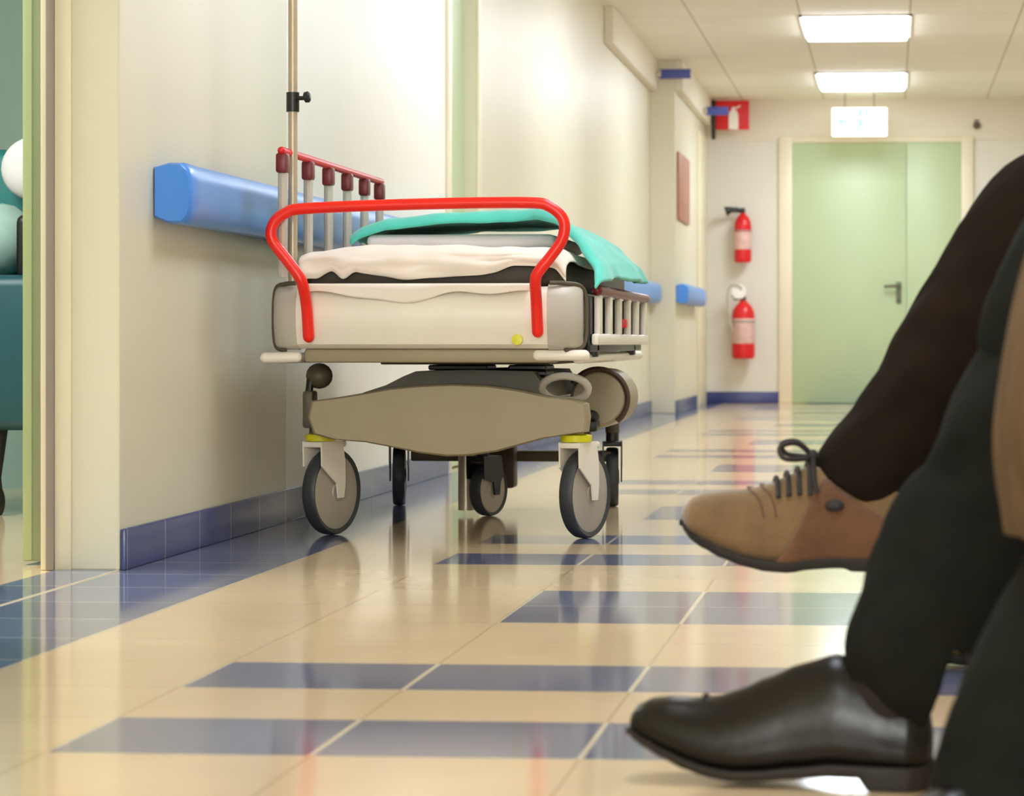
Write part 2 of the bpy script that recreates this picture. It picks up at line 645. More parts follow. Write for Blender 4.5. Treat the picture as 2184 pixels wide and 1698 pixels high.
# ---------------------------------------------------------------- ceiling lights
LAMP_LABELS = ['long white ceiling light panel above the seated people, behind the camera',
               'white ceiling light panel above the person in charcoal trousers',
               'white ceiling light panel above the front of the trolley',
               'white ceiling light panel above the recessed green side door',
               'white ceiling light panel between the recessed door and the nearer lit panel',
               'lit white ceiling panel, nearer and larger of the two in view',
               'lit white ceiling panel nearest the end doors, above the exit sign']
for k, yc in enumerate((-0.45, 2.88, 6.21, 9.54, 12.87, 16.2, 19.53)):
    t = thing('ceiling_light', (-0.195, yc, HC), LAMP_LABELS[k], 'ceiling light', 'ceiling lights along the corridor')
    b = MB()
    hx, hy = 0.31, 0.56
    for x0, x1, y0, y1 in ((-hx, hx, -hy, -hy + 0.02), (-hx, hx, hy - 0.02, hy), (-hx, -hx + 0.02, -hy, hy), (hx - 0.02, hx, -hy, hy)):
        b.box(-0.195 + x0, -0.195 + x1, yc + y0, yc + y1, HC - 0.012, HC + 0.002, 0.002)
    obj('light_frame', b, 'white_plastic', t)
    b = MB()
    b.box(-0.195 - hx + 0.02, -0.195 + hx - 0.02, yc - hy + 0.02, yc + hy - 0.02, HC - 0.03, HC + 0.002, 0.01)
    obj('diffuser', b, 'lamp_dim' if k < 3 else 'lamp', t)

# ---------------------------------------------------------------- signs
t = thing('exit_sign', (-0.225, 20.6, 1.944), 'lit white exit sign with green running figure above the end doors', 'sign')
b = MB()
b.box(-0.423, -0.027, 20.565, 20.635, 1.944, 2.148, 0.008)
obj('sign_body', b, 'exit_glow', t)
b = MB()   # running figure in a doorway, with an arrow
yf0, yf1 = 20.559, 20.5655
b.prism([(-0.235, 1.962), (-0.155, 1.962), (-0.155, 2.132), (-0.235, 2.132), (-0.235, 2.112), (-0.178, 2.112), (-0.178, 1.982), (-0.235, 1.982)], yf0, yf1)
b.cyl((-0.222, yf0, 2.098), (-0.222, yf1, 2.098), 0.019, 14)
b.prism([(-0.25, 2.07), (-0.208, 2.076), (-0.196, 2.022), (-0.234, 2.018)], yf0, yf1)
b.prism([(-0.233, 2.024), (-0.2, 2.026), (-0.236, 1.974), (-0.288, 1.972), (-0.286, 1.99), (-0.252, 1.992)], yf0, yf1)
b.prism([(-0.252, 2.068), (-0.24, 2.052), (-0.272, 2.03), (-0.296, 2.042), (-0.288, 2.054), (-0.272, 2.048)], yf0, yf1)
b.prism([(-0.39, 2.047), (-0.345, 2.09), (-0.345, 2.062), (-0.305, 2.062), (-0.305, 2.032), (-0.345, 2.032), (-0.345, 2.004)], yf0, yf1)
obj('exit_symbol', b, 'exit_green', t)
b = MB()
b.cyl((-0.33, 20.6, 2.14), (-0.33, 20.6, HC), 0.005, 8)
obj('hanger_rod', b, 'steel', t)
b = MB()
b.cyl((-0.12, 20.6, 2.14), (-0.12, 20.6, HC), 0.005, 8)
obj('hanger_rod', b, 'steel', t)

t = thing('fire_sign', (-1.3, 20.9, 2.0), 'red projecting sign with white extinguisher symbol high on the end wall', 'sign')
b = MB()
b.box(-1.285, -1.038, 20.885, 20.90, 2.018, 2.233, 0.003)
obj('sign_plate', b, 'sign_red', t)
b = MB()
yf0, yf1 = 20.879, 20.886
b.prism([(-1.187, 2.02), (-1.117, 2.02), (-1.117, 2.12), (-1.125, 2.15), (-1.14, 2.165), (-1.14, 2.185), (-1.164, 2.185), (-1.164, 2.165),
         (-1.18, 2.15), (-1.187, 2.12)], yf0, yf1)
b.prism([(-1.14, 2.18), (-1.10, 2.2), (-1.10, 2.19), (-1.13, 2.17)], yf0, yf1)
obj('extinguisher_symbol', b, 'sign_white', t)
b = MB()
b.box(-1.315, -1.285, 20.87, 20.91, 1.948, 2.236, 0.003)
b.box(-1.31, -1.29, 20.90, YE - 0.01, 2.06, 2.10, 0.002)
obj('bracket', b, 'black', t)

def door_sign(x0, x1, y, z, wallx, label):
    t = thing('door_sign', (x0, y, z), label, 'sign')
    b = MB()
    b.box(x0, x1, y - 0.008, y + 0.008, z - 0.03, z + 0.03, 0.003)
    obj('sign_plate', b, 'sign_blue', t)
    b = MB()
    b.box(wallx, x0 + 0.012, y - 0.012, y + 0.012, z - 0.022, z + 0.022, 0.002)
    obj('bracket', b, 'grey_plastic', t)


door_sign(-1.462, -1.262, 17.95, 2.155, X0 + 0.05, 'small blue projecting door sign, nearer one left of the ceiling lights')
door_sign(-1.30, -1.14, 20.0, 2.085, -1.32, 'small blue projecting door sign beside the red fire sign')

b = MB()
b.box(-1.37, -1.352, 18.2, 19.15, 1.245, 1.68, 0.004)
nb = tag(obj('notice_board', b, 'board'), 'tall brown notice board on the far left wall before the extinguishers', 'notice board')

t = thing('wall_sensor', (0.63, YE - 0.012, 2.05), 'small dark round sensor high on the end wall right of the doors', 'sensor')
b = MB()
b.lathe([(0.001, 0.05), (0.02, 0.045), (0.026, 0.03), (0.026, 0.012), (0.02, 0.0)], (0.63, YE - 0.011, 2.05), (0, -1, 0), 16)
obj('sensor_dome', b, 'dark_taupe', t)
b = MB()
b.box(0.612, 0.648, YE - 0.02, YE - 0.011, 2.03, 2.095, 0.002)
obj('mounting_plate', b, 'gasket', t)

# ---------------------------------------------------------------- fire extinguishers
def extinguisher(x, z0, z1, r, label, horn):
    y = YE - r - 0.03
    t = thing('fire_extinguisher', (x, y, z0), label, 'fire extinguisher')
    h = z1 - z0
    b = MB()
    b.lathe([(r * 0.85, 0), (r * 0.97, 0.012), (r, 0.03), (r, h * 0.72), (r * 0.93, h * 0.82), (r * 0.7, h * 0.91), (r * 0.35, h * 0.97),
             (r * 0.3, h)], (x, y, z0), n=28)
    obj('cylinder_body', b, 'ext_red', t)
    b = MB()
    b.lathe([(r * 1.004, h * 0.26), (r * 1.012, h * 0.265), (r * 1.012, h * (0.60 if horn else 0.68)), (r * 1.004, h * (0.61 if horn else 0.69))],
            (x, y, z0), n=28, closed=True)
    obj('label_wrap', b, 'ext_label', t, label='pale printed label')
    b = MB()
    b.cyl((x, y, z1 - 0.005), (x, y, z1 + 0.035), 0.018, 14)
    b.box(x - 0.085, x + 0.01, y - 0.012, y + 0.012, z1 + 0.025, z1 + 0.038, 0.003)
    b.box(x - 0.075, x + 0.01, y - 0.010, y + 0.010, z1 + 0.003, z1 + 0.014, 0.003)
    obj('valve_handle', b, 'black', t)
    b = MB()
    if horn:
        b.tube([(x - 0.01, y - 0.02, z1 + 0.02), (x - 0.05, y - 0.03, z1 + 0.03), (x - 0.075, y - 0.035, z1 + 0.025)], 0.014, 10)
        b.lathe([(0.016, 0), (0.034, 0.05), (0.036, 0.06), (0.02, 0.06)], (x - 0.07, y - 0.035, z1 + 0.03), (-1, 0, -0.35), 16)
        obj('discharge_horn', b, 'black', t)
    else:
        b.tube(spline([(x, y - 0.02, z1 + 0.02), (x - 0.02, y - 0.06, z1 + 0.10), (x - 0.09, y - 0.06, z1 + 0.11), (x - 0.115, y - 0.05, z1 + 0.03),
                       (x - 0.10, y - 0.06, z1 - 0.10), (x - r * 0.99, y - 0.05, z0 + h * 0.5)], 6), 0.009, 10)
        obj('hose', b, 'grey_plastic', t)
        b = MB()
        b.lathe([(0.001, 0.012), (0.052, 0.012), (0.055, 0.006), (0.052, 0.0)], (x - 0.03, y - 0.045, z1 + 0.065), (0, -1, 0), 24)
        obj('inspection_tag', b, 'sign_white', t, label='round white tag')
    b = MB()
    b.box(x - 0.02, x + 0.02, y + r * 0.8, YE, z0 + h * 0.55, z0 + h * 0.75, 0.002)
    b.lathe([(r * 1.005, h * 0.62), (r * 1.03, h * 0.622), (r * 1.03, h * 0.65), (r * 1.005, h * 0.652)], (x, y, z0), n=28, closed=True)
    obj('wall_bracket', b, 'gasket', t)
    return t


extinguisher(-1.09, 1.045, 1.41, 0.064, 'upper red fire extinguisher with black horn on the end wall', True)
extinguisher(-1.085, 0.333, 0.762, 0.085, 'lower red fire extinguisher with pale label and round white tag', False)

# ---------------------------------------------------------------- furniture in the side room
t = thing('hospital_armchair', (-2.33, 7.3, 0), 'dark teal reclining armchair seen through the open side doorway', 'armchair')
ax, ay = -2.33, 7.3
b = MB()
b.box(ax - 0.32, ax + 0.32, ay - 0.10, ay + 0.55, 0.225, 0.63, 0.03, 3)
obj('seat', b, 'teal_seat', t)
b = MB()
b.box(ax - 0.30, ax + 0.30, ay + 0.30, ay + 0.46, 0.60, 0.985, 0.04, 3)
obj('backrest', b, 'teal_back', t)
b = MB()
b.box(ax + 0.04, ax + 0.10, ay - 0.02, ay + 0.28, 0.62, 0.79, 0.02, 3)
obj('armrest', b, 'black', t)
b = MB()
b.box(ax - 0.30, ax - 0.24, ay - 0.02, ay + 0.28, 0.62, 0.79, 0.02, 3)
obj('armrest', b, 'black', t)
for sx in (-0.26, 0.0, 0.26):
    b = MB()
    b.tube([(ax + sx, ay + 0.0, 0.235), (ax + sx - 0.01, ay - 0.03, 0.1), (ax + sx, ay - 0.04, 0.035)], 0.017, 10)
    b.lathe([(0.03, -0.012), (0.035, -0.01), (0.035, 0.01), (0.03, 0.012)], (ax + sx, ay - 0.04, 0.036), (1, 0, 0), 16)
    obj('castor_leg', b, 'black', t)
for sx in (-0.26, 0.26):
    b = MB()
    b.tube([(ax + sx, ay + 0.48, 0.235), (ax + sx, ay + 0.5, 0.001)], 0.017, 10)
    obj('castor_leg', b, 'black', t)
b = MB()
b.ball((ax + 0.02, ay + 0.232, 0.925), 0.1, 1.0, 0.6, 0.9)
mod_sub(tag(obj('pillow', b, 'pillow'), 'white pillow leaning on the teal armchair backrest', 'pillow'), 1)
b = MB()
b.ball((ax - 0.06, ay + 0.19, 0.731), 0.09, 1.0, 0.85, 1.1)
tag(obj('cloth_bundle', b, 'greyteal'), 'grey green cloth bundle on the teal armchair seat', 'cloth')

# ---------------------------------------------------------------- the hospital trolley
TX, TY0, TY1 = -1.045, 6.33, 7.95
troll = thing('hospital_trolley', (TX, 7.1, 0), 'white hospital trolley with red hoop handle standing along the left wall', 'hospital trolley')
XL, XRt = TX - 0.353, TX + 0.353

# end panel: smooth white fascia with rounded grey corner caps
def fascia_profile(yf, z0, z1, bulge):
    return [(yf + 0.02, z0), (yf + 0.004, z0 + 0.01), (yf - bulge * 0.6, z0 + 0.04), (yf - bulge, z0 + 0.07), (yf - bulge * 0.7, z1 - 0.03),
            (yf + 0.006, z1 - 0.008), (yf + 0.02, z1), (yf + 0.05, z1), (yf + 0.05, z0)]
b = MB()
pr = fascia_profile(TY0, 0.440, 0.580, 0.012)
b.rings([[(x, y, z) for y, z in pr] for x in (XL + 0.06, XRt - 0.075)])
obj('end_panel', b, 'white_plastic', troll)
for s, xi, xo in ((-1, XL + 0.06, XL), (1, XRt - 0.075, XRt)):
    b = MB()
    rr = []
    for a in (0, 0.3, 0.55, 0.75, 0.9, 1.0):
        x = xi + (xo - xi) * math.sin(a * math.pi / 2)
        yb_ = 0.05 * (1 - math.cos(a * math.pi / 2))
        sc_ = 1 - 0.14 * a ** 3
        rr.append([(x, min(y + yb_, TY0 + 0.075), 0.51 + (z - 0.51) * sc_) for y, z in fascia_profile(TY0, 0.437, 0.585, 0.013)])
    b.rings(rr)
    cc = obj('corner_cap', b, 'grey_plastic', troll, label='grey rounded corner cap')
    b = MB()
    xm = (xi + xo) / 2
    b.tube(spline([(xi + s * 0.004, TY0 + 0.004, 0.588), (xm, TY0 + 0.02, 0.587), (xo, TY0 + 0.055, 0.575), (xo + s * 0.006, TY0 + 0.06, 0.51),
                   (xo, TY0 + 0.055, 0.447), (xm, TY0 + 0.02, 0.436)], 6), 0.005, 8)
    obj('edge_strip', b, 'dark_taupe', cc)
b = MB()
b.lathe([(0.001, 0.006), (0.012, 0.005), (0.013, 0)], (XRt - 0.143, TY0 - 0.002, 0.460), (0, -1, 0.05), 16)
obj('sticker', b, 'yellow', troll, label='round yellow sticker')
b = MB()
b.box(XL + 0.045, XL + 0.062, TY0 - 0.008, TY0 + 0.02, 0.500, 0.526, 0.004)
obj('release_button', b, 'black', troll)

# red hoop handle
hp = [(-0.262, 0.055, 0.470), (-0.262, 0.035, 0.54), (-0.264, 0.006, 0.585), (-0.272, 0.0, 0.607), (-0.30, 0.0, 0.645), (-0.332, 0.0, 0.690), (-0.328, 0.0, 0.725),
      (-0.30, 0.0, 0.748), (-0.25, 0.0, 0.757), (0.0, 0.0, 0.760), (0.24, 0.0, 0.757), (0.295, 0.0, 0.746), (0.325, 0.0, 0.715),
      (0.322, 0.0, 0.675), (0.297, 0.0, 0.638), (0.268, 0.0, 0.603), (0.260, 0.006, 0.583), (0.258, 0.035, 0.54), (0.258, 0.055, 0.470)]
rot = math.radians(1.25)
hp2 = []
for x, y, z in hp:
    dx, dz = x, z - 0.47
    hp2.append((TX + 0.0 + dx * math.cos(rot) - dz * math.sin(rot) * 0.4, TY0 - 0.072 + y, 0.472 + dz + dx * math.sin(rot)))
b = MB()
b.tube(spline(hp2, 7), 0.0128, 14, round_ends=True)
obj('hoop_handle', b, 'red', troll)

# deck, side frames, under beam
b = MB()
b.box(XL + 0.03, XRt - 0.03, TY0 + 0.05, TY1, 0.53, 0.572, 0.008)
obj('deck', b, 'white_plastic', troll)
b = MB()
b.box(XL + 0.07, XRt - 0.06, TY0 + 0.03, TY0 + 0.12, 0.408, 0.4405, 0.008)
b.box(XL + 0.08, XL + 0.14, TY0 + 0.1, TY1 - 0.05, 0.41, 0.53, 0.006)
b.box(XRt - 0.14, XRt - 0.08, TY0 + 0.1, TY1 - 0.05, 0.41, 0.53, 0.006)
b.box(XL + 0.08, XRt - 0.08, TY1 - 0.12, TY1 - 0.05, 0.41, 0.53, 0.006)
obj('top_frame', b, 'taupe', troll)
for s, x in ((-1, XL + 0.012), (1, XRt - 0.012)):
    b = MB()
    b.tube([(x, TY0 + 0.05, 0.418), (x, TY1 - 0.02, 0.418)], 0.0125, 12, round_ends=True)
    for yy in (TY0 + 0.25, 7.15, TY1 - 0.25):
        b.cyl((x, yy, 0.418), (TX + s * 0.25, yy, 0.43), 0.009, 8)
    obj('bumper_rail', b, 'white_plastic', troll)
b = MB()
b.tube([(XL - 0.016, TY0 + 0.02, 0.419), (XL + 0.056, TY0 + 0.02, 0.421)], 0.0125, 12, round_ends=True)
obj('bumper_roller', b, 'white_plastic', troll)
b = MB()
b.tube([(XRt - 0.10, TY0 + 0.03, 0.425), (XRt + 0.005, TY0 + 0.03, 0.425)], 0.0125, 12, round_ends=True)
obj('bumper_roller', b, 'white_plastic', troll)

# lifting columns and base
for x0, x1 in ((-1.085, -0.945), (-0.895, -0.805)):
    b = MB()
    yy0, yy1 = (6.62, 6.78)
    for k in range(6):
        z = 0.335 + k * 0.0135
        b.box(x0, x1, yy0, yy1, z, z + 0.012, 0.003, 1)
    obj('lift_column', b, 'black', troll)
b = MB()
b.box(TX - 0.15, TX + 0.25, 6.60, 7.5, 0.402, 0.412, 0.003)
obj('lift_plate', b, 'dark_taupe', troll)

def pz(y, D=6.5):
    return CAM_H - (y - 730) * D / 6060
def pxx(px, D=6.5):
    return (px - 1359) / 6060 * D * math.cos(YAW) - D * math.sin(YAW)
lens = [(650, 856), (700, 850), (760, 840), (820, 829), (890, 822), (960, 819), (1040, 822), (1110, 832), (1170, 846), (1230, 853), (1250, 862), (1254, 890),
        (1250, 922), (1215, 927), (1160, 936), (1110, 950), (1060, 964), (1000, 973), (950, 975), (890, 968), (830, 956), (770, 945), (700, 940), (655, 928),
        (642, 892)]
poly = [(pxx(x), pz(y)) for x, y in lens]
cxm = sum(p[0] for p in poly) / len(poly)
czm = sum(p[1] for p in poly) / len(poly)
b = MB()
rr = []
for dy, s in ((0.0, 0.94), (0.004, 0.975), (0.014, 1.0), (0.07, 1.0), (0.10, 0.97)):
    rr.append([(cxm + (x - cxm) * (1 - (1 - s) * 0.4), 6.45 + dy + 0.015 * ((x - cxm) / 0.33) ** 2, czm + (z - czm) * s) for x, z in poly])
b.rings(rr)
obj('base_cover', b, 'taupe', troll)
b = MB()   # hump behind the cover and the long base shroud
hump = [(770, 838), (820, 822), (858, 803), (885, 792), (1000, 789), (1140, 792), (1155, 815), (1170, 848)]
b.prism([(pxx(x, 6.62), pz(y, 6.62)) for x, y in hump], 6.56, 7.3)
obj('base_hump', b, 'dark_taupe', troll)
b = MB()
b.box(TX - 0.27, TX + 0.27, 6.56, 7.9, 0.262, 0.31, 0.02)
obj('base_shroud', b, 'taupe', troll)
b = MB()   # oval pedal loop at the right
b.tube([(pxx(1203 + 50 * math.cos(a), 6.55), 6.53 + 0.02 * math.sin(a), pz(829 + 27 * math.sin(a), 6.55)) for a in
        [2 * math.pi * k / 24 for k in range(24)]], 0.009, 10, closed=True)
obj('pedal_loop', b, 'grey_plastic', troll)
b = MB()
b.ball((pxx(662, 6.55), 6.56, pz(803, 6.55)), 0.032, 1, 1, 0.95)
b.box(pxx(632, 6.55), pxx(655, 6.55), 6.52, 6.58, pz(915, 6.55), pz(835, 6.55), 0.006)
obj('brake_lever', b, 'dark_taupe', troll)
b = MB()
b.tube([(pxx(645, 6.55), 6.545, pz(812, 6.55)), (pxx(640, 6.55), 6.545, pz(860, 6.55)), (pxx(642, 6.55), 6.545, pz(900, 6.55))], 0.009, 10, round_ends=True)
obj('brake_rod', b, 'black', troll)

# fifth-wheel column and rear beam, box
b = MB()
b.tube([(-1.115, 7.42, 0.27), (-1.115, 7.42, 0.012)], 0.021, 16)
obj('centre_column', b, 'pole', troll)
b = MB()
b.box(TX - 0.28, TX + 0.28, 7.78, 7.84, 0.125, 0.155, 0.006)
for s in (-1, 1):
    b.box(TX + s * 0.2 - 0.02, TX + s * 0.2 + 0.02, 7.78, 7.84, 0.15, 0.27, 0.004)
obj('rear_beam', b, 'dark_taupe', troll)
b = MB()
b.box(-1.085, -1.025, 7.70, 7.78, 0.055, 0.185, 0.008)
obj('pedal_box', b, 'brown_box', troll)
b = MB()
b.lathe([(0.02, 0.004), (0.062, 0.0), (0.07, 0.008), (0.073, 0.03), (0.073, 0.30), (0.068, 0.31)], (-0.72, 6.98, 0.315), (0, 1, 0), 28)
obj('brake_housing', b, 'taupe', troll)
b = MB()
b.tube([(-0.72 + 0.073 * math.cos(a), 6.985, 0.315 + 0.073 * math.sin(a)) for a in [math.radians(d) for d in range(-50, 160, 10)]], 0.007, 8)
obj('housing_rim', b, 'brown_box', troll)
b = MB()
b.box(-0.77, -0.715, 6.90, 6.98, 0.235, 0.262, 0.006)
b.ball((-0.735, 6.93, 0.272), 0.024, 1, 1, 0.7)
obj('brake_pedal', b, 'black', troll)

# castors
def castor(sx, sy, ang, r, ring=True, fork='white_plastic', disc='disc'):
    """swivel stem at (sx, sy); ang turns the wheel about the vertical"""
    q = Matrix.Rotation(ang, 4, 'Z')
    def W(x, y, z):
        p = q @ Vector((x, y, 0))
        return (sx + p.x, sy + p.y, z)
    axis = q @ Vector((1, 0, 0))
    off = 0.045 if ring else 0.03
    b = MB()
    b.cyl(W(0, 0, 2 * r + 0.012), W(0, 0, 2 * r + 0.05), 0.018, 16)
    b.box(-0.027, 0.027, -0.035, off + 0.025, 2 * r + 0.004, 2 * r + 0.018, 0.004,
          mtx=Matrix.Translation((sx, sy, 0)) @ q)
    for s in (-1, 1):
        pts = [(-0.036, 2 * r + 0.018), (0.05, 2 * r + 0.018), (0.062, 2 * r - 0.03), (off + 0.018, r + 0.02), (off + 0.012, r - 0.014), (off - 0.012, r - 0.014),
               (off - 0.018, r + 0.02), (-0.034, 2 * r - 0.04)]
        b.rings([[W(s * 0.0235, y, z) for y, z in pts], [W(s * 0.0275, y, z) for y, z in pts]])
    c = obj('castor', b, fork, troll)
    b = MB()
    cen = W(0, off, r)
    b.lathe([(r * 0.86, -0.013), (r * 0.955, -0.017), (r * 0.99, -0.012), (r, -0.004), (r, 0.004), (r * 0.99, 0.012), (r * 0.955, 0.017), (r * 0.86, 0.013)],
            cen, axis, 40, closed=True)
    obj('tyre', b, 'tyre', c)
    b = MB()
    b.lathe([(0.001, -0.019), (0.02, -0.019), (0.022, -0.016), (r * 0.80, -0.014), (r * 0.88, -0.012), (r * 0.88, 0.012), (r * 0.80, 0.014), (0.022, 0.016),
             (0.02, 0.019), (0.001, 0.019)], cen, axis, 40)
    obj('wheel_disc', b, disc, c)
    if ring:
        b = MB()
        b.lathe([(0.022, 0), (0.036, 0.001), (0.037, 0.016), (0.022, 0.02)], (sx, sy, 2 * r + 0.018), n=24)
        obj('colour_band', b, 'yellow', c, label='yellow band')
    return c


castor(-1.332, 6.575, math.radians(-23), 0.102)
castor(-0.722, 6.51, math.radians(-21), 0.103)
castor(-1.36, 7.80, math.radians(8), 0.082, False, 'black', 'black')
castor(-0.765, 7.80, math.radians(6), 0.082, False, 'black', 'brown_box')
castor(-1.06, 7.34, math.radians(-24), 0.070, False, 'black')
b = MB()
b.cyl((-1.06, 7.34, 0.18), (-1.06, 7.34, 0.275), 0.02, 12)
obj('centre_stem', b, 'dark_taupe', troll)
b = MB()
b.tube([(-1.34, 6.575, 0.24), (-1.34, 6.575, 0.262), (-1.32, 6.572, 0.281), (-0.75, 6.515, 0.281), (-0.730, 6.51, 0.262), (-0.730, 6.51, 0.24)], 0.02, 12)
obj('front_axle', b, 'dark_taupe', troll)
b = MB()
b.tube([(-1.36, 7.80, 0.205), (-1.36, 7.80, 0.25), (-1.33, 7.80, 0.275), (-0.79, 7.80, 0.275), (-0.765, 7.80, 0.25), (-0.765, 7.80, 0.205)], 0.02, 12)
obj('rear_axle', b, 'dark_taupe', troll)

# guard rails: left raised, right folded down
b = MB()
gx = -1.36
b.tube([(gx, 6.27, 0.884), (gx, 7.52, 0.884)], 0.009, 10, round_ends=True)
gl = obj('guard_rail', b, 'sign_red', troll, label='raised left guard rail with dark red grips')
posts_y = [6.285, 6.565, 6.806, 7.045, 7.28, 7.497]
for yy in posts_y:
    b = MB()
    b.box(gx - 0.013, gx + 0.013, yy - 0.02, yy + 0.02, 0.834, 0.879, 0.006)
    obj('grip', b, 'maroon', gl)
    b = MB()
    b.tube([(gx, yy, 0.84), (gx, yy, 0.60)], 0.011, 10)
    obj('post', b, 'grey_plastic', gl)
b = MB()
b.tube([(gx, 6.4, 0.605), (gx, 7.6, 0.605)], 0.012, 10, round_ends=True)
for yy in (6.6, 7.4):
    b.cyl((gx, yy, 0.605), (gx + 0.04, yy, 0.55), 0.01, 8)
obj('lower_bar', b, 'grey_plastic', gl)

gx = -0.668
b = MB()
b.tube([(gx, 6.46, 0.573), (gx, 7.74, 0.573)], 0.0125, 12, round_ends=True)
gr = obj('guard_rail', b, 'maroon', troll, label='folded right guard rail with dark red top bar')
for k in range(6):
    yy = 6.50 + k * 0.24
    b = MB()
    b.box(gx - 0.010, gx + 0.006, yy - 0.026, yy + 0.026, 0.468, 0.566, 0.006)
    obj('post', b, 'white_plastic', gr)
b = MB()
b.box(gx - 0.010, gx + 0.008, 6.42, 7.74, 0.448, 0.474, 0.006)
obj('lower_bar', b, 'white_plastic', gr)
b = MB()
b.box(gx - 0.022, gx - 0.012, 6.42, 7.74, 0.432, 0.56, 0.003)  # black sheet stands for the shade between the posts, hinge brackets follow
for yy in (6.6, 7.55):
    b.box(gx - 0.05, gx - 0.012, yy - 0.02, yy + 0.02, 0.42, 0.56, 0.004)
obj('shade_hinge_plate', b, 'black', gr)
b = MB()
b.box(gx - 0.002, gx + 0.014, 7.02, 7.07, 0.49, 0.512, 0.003)
obj('release_catch', b, 'sign_red', gr, label='small red catch')

# drip pole in its corner socket
b = MB()
b.tube([(-1.353, 6.36, 0.50), (-1.353, 6.36, 1.62)], 0.0105, 14)
b.tube(spline([(-1.353, 6.36, 1.61), (-1.353, 6.36, 1.66), (-1.30, 6.36, 1.68), (-1.27, 6.36, 1.655)], 6), 0.006, 8)
b.tube(spline([(-1.353, 6.36, 1.61), (-1.353, 6.36, 1.66), (-1.406, 6.36, 1.68), (-1.436, 6.36, 1.655)], 6), 0.006, 8)
dp = obj('drip_pole', b, 'pole', troll, label='tall beige drip pole')
b = MB()
b.cyl((-1.353, 6.36, 0.978), (-1.353, 6.36, 1.022), 0.015, 16)
b.cyl((-1.345, 6.352, 1.008), (-1.322, 6.348, 1.008), 0.005, 10)
b.lathe([(0.006, 0), (0.012, 0.003), (0.013, 0.012), (0.008, 0.016)], (-1.326, 6.348, 1.009), (1, 0, 0.15), 14)
obj('clamp_knob', b, 'black', dp, label='black clamp with knob')

# mattress (lies on the deck)
b = MB()
b.box(-1.330, -0.742, TY0 + 0.05, TY1 - 0.02, 0.573, 0.648, 0.02, 3)
matt = tag(obj('mattress', b, 'mattress'), 'dark thin mattress on the trolley deck under the white sheet', 'mattress')


def sheet_pt(u, v):
    """u across (0 left .. 1 right), v from the front hem over the mattress towards the back"""
    x = -1.340 + u * 0.612
    hem = interp([(0.0, 0.604), (0.07, 0.598), (0.10, 0.612), (0.135, 0.620), (0.155, 0.596), (0.185, 0.600), (0.205, 0.618), (0.23, 0.612), (0.3, 0.606), (0.40, 0.596), (0.5, 0.600),
                  (0.6, 0.604), (0.68, 0.606), (0.73, 0.612), (0.80, 0.628), (0.88, 0.626), (1.0, 0.62)], u)[0]
    n1 = noise.noise(Vector((x * 7, v * 3, 1.3)))
    n2 = noise.noise(Vector((x * 18, v * 9, 4.7)))
    n3 = noise.noise(Vector((x * 11 + v * 5, v * 16, 7.7)))
    top = 0.660 + 0.010 * math.sin(u * math.pi)
    if v < 0.3:
        t = v / 0.3
        z = hem + (top - 0.010 - hem) * t
        y = TY0 + 0.034 - 0.016 * math.sin(t * math.pi * 0.9) * (0.7 + 0.6 * n1) - 0.008 * n2 - 0.006 * n3
    else:
        t = (v - 0.3) / 0.7
        y = TY0 + 0.036 + t * 0.62
        z = top - 0.006 * max(0, 1 - t * 12) + 0.014 * max(0, 0.3 + n1) * min(1, t * 5 + 0.3) * (1 - 0.7 * min(1, t * 1.3)) + 0.004 * n2 * (1 - t)
    if u < 0.04:
        z -= 0.010 * (1 - u / 0.04)
    if u > 0.96:
        z -= 0.03 * ((u - 0.96) / 0.04)
    return (x, y, z)


b = MB()
b.grid(sheet_pt, 56, 46)
o = tag(obj('sheet', b, 'sheet', smooth=80, fix=False), 'crumpled white sheet over the front end of the trolley mattress', 'sheet')
mod_solid(o, 0.006, 0.0)
mod_sub(o, 1)

# hospital paper roll sheet hanging over the end panel: the lower slack layer
def slack_pt(u, v):
    x = -1.325 + u * 0.52
    hem = 0.566 - 0.024 * math.exp(-((u - 0.42) / 0.16) ** 2) + 0.004 * math.sin(u * 21)
    t = v
    y = TY0 - 0.0135 - 0.002 * math.sin(u * 9) * (1 - t) + 0.042 * max(0, t - 0.6) / 0.4
    z = hem + (0.5855 - hem) * min(1, t / 0.7)
    return (x, y, z)


b = MB()
b.grid(slack_pt, 40, 10)
o = tag(obj('drawsheet', b, 'sheet', smooth=80, fix=False), 'thin white drawsheet drooping over the trolley end panel', 'sheet')
mod_solid(o, 0.003, 0.0)


def blanket_pt(u, v):
    prof = [(0.0, -1.30, 0.690), (0.06, -1.275, 0.708), (0.14, -1.21, 0.728), (0.3, -1.08, 0.738), (0.48, -0.93, 0.744), (0.58, -0.84, 0.746), (0.66, -0.785, 0.728),
            (0.78, -0.712, 0.684), (0.9, -0.655, 0.632), (1.0, -0.636, 0.596)]
    x, z = interp(prof, u)
    n1 = noise.noise(Vector((x * 8, v * 4, 9.1)))
    n2 = noise.noise(Vector((x * 22, v * 13, 2.2)))
    skew = 0.10 * (1 - u) * (1 - v) * 0.6
    fold = 0.0
    if u > 0.62:
        fold = 0.045 * math.sin(v * 12 + 0.6) * (u - 0.62)
    y = 6.70 + v * 0.72 + skew - 0.70 * max(0, u - 0.56) * (1 - v)
    z = z + 0.010 + 0.006 * n1 + 0.003 * n2 - (0.012 if v < 0.02 else 0) + 0.012 * math.sin(min(1, v * 6) * math.pi) * (1 if u < 0.7 else 0.3)
    x = x + fold + 0.006 * n2
    if u > 0.7 and v < 0.35:
        z -= 0.07 * (u - 0.7) * (1 - v / 0.35)
        x -= 0.14 * (u - 0.7) * (1 - v / 0.35)
    return (x, y, z)


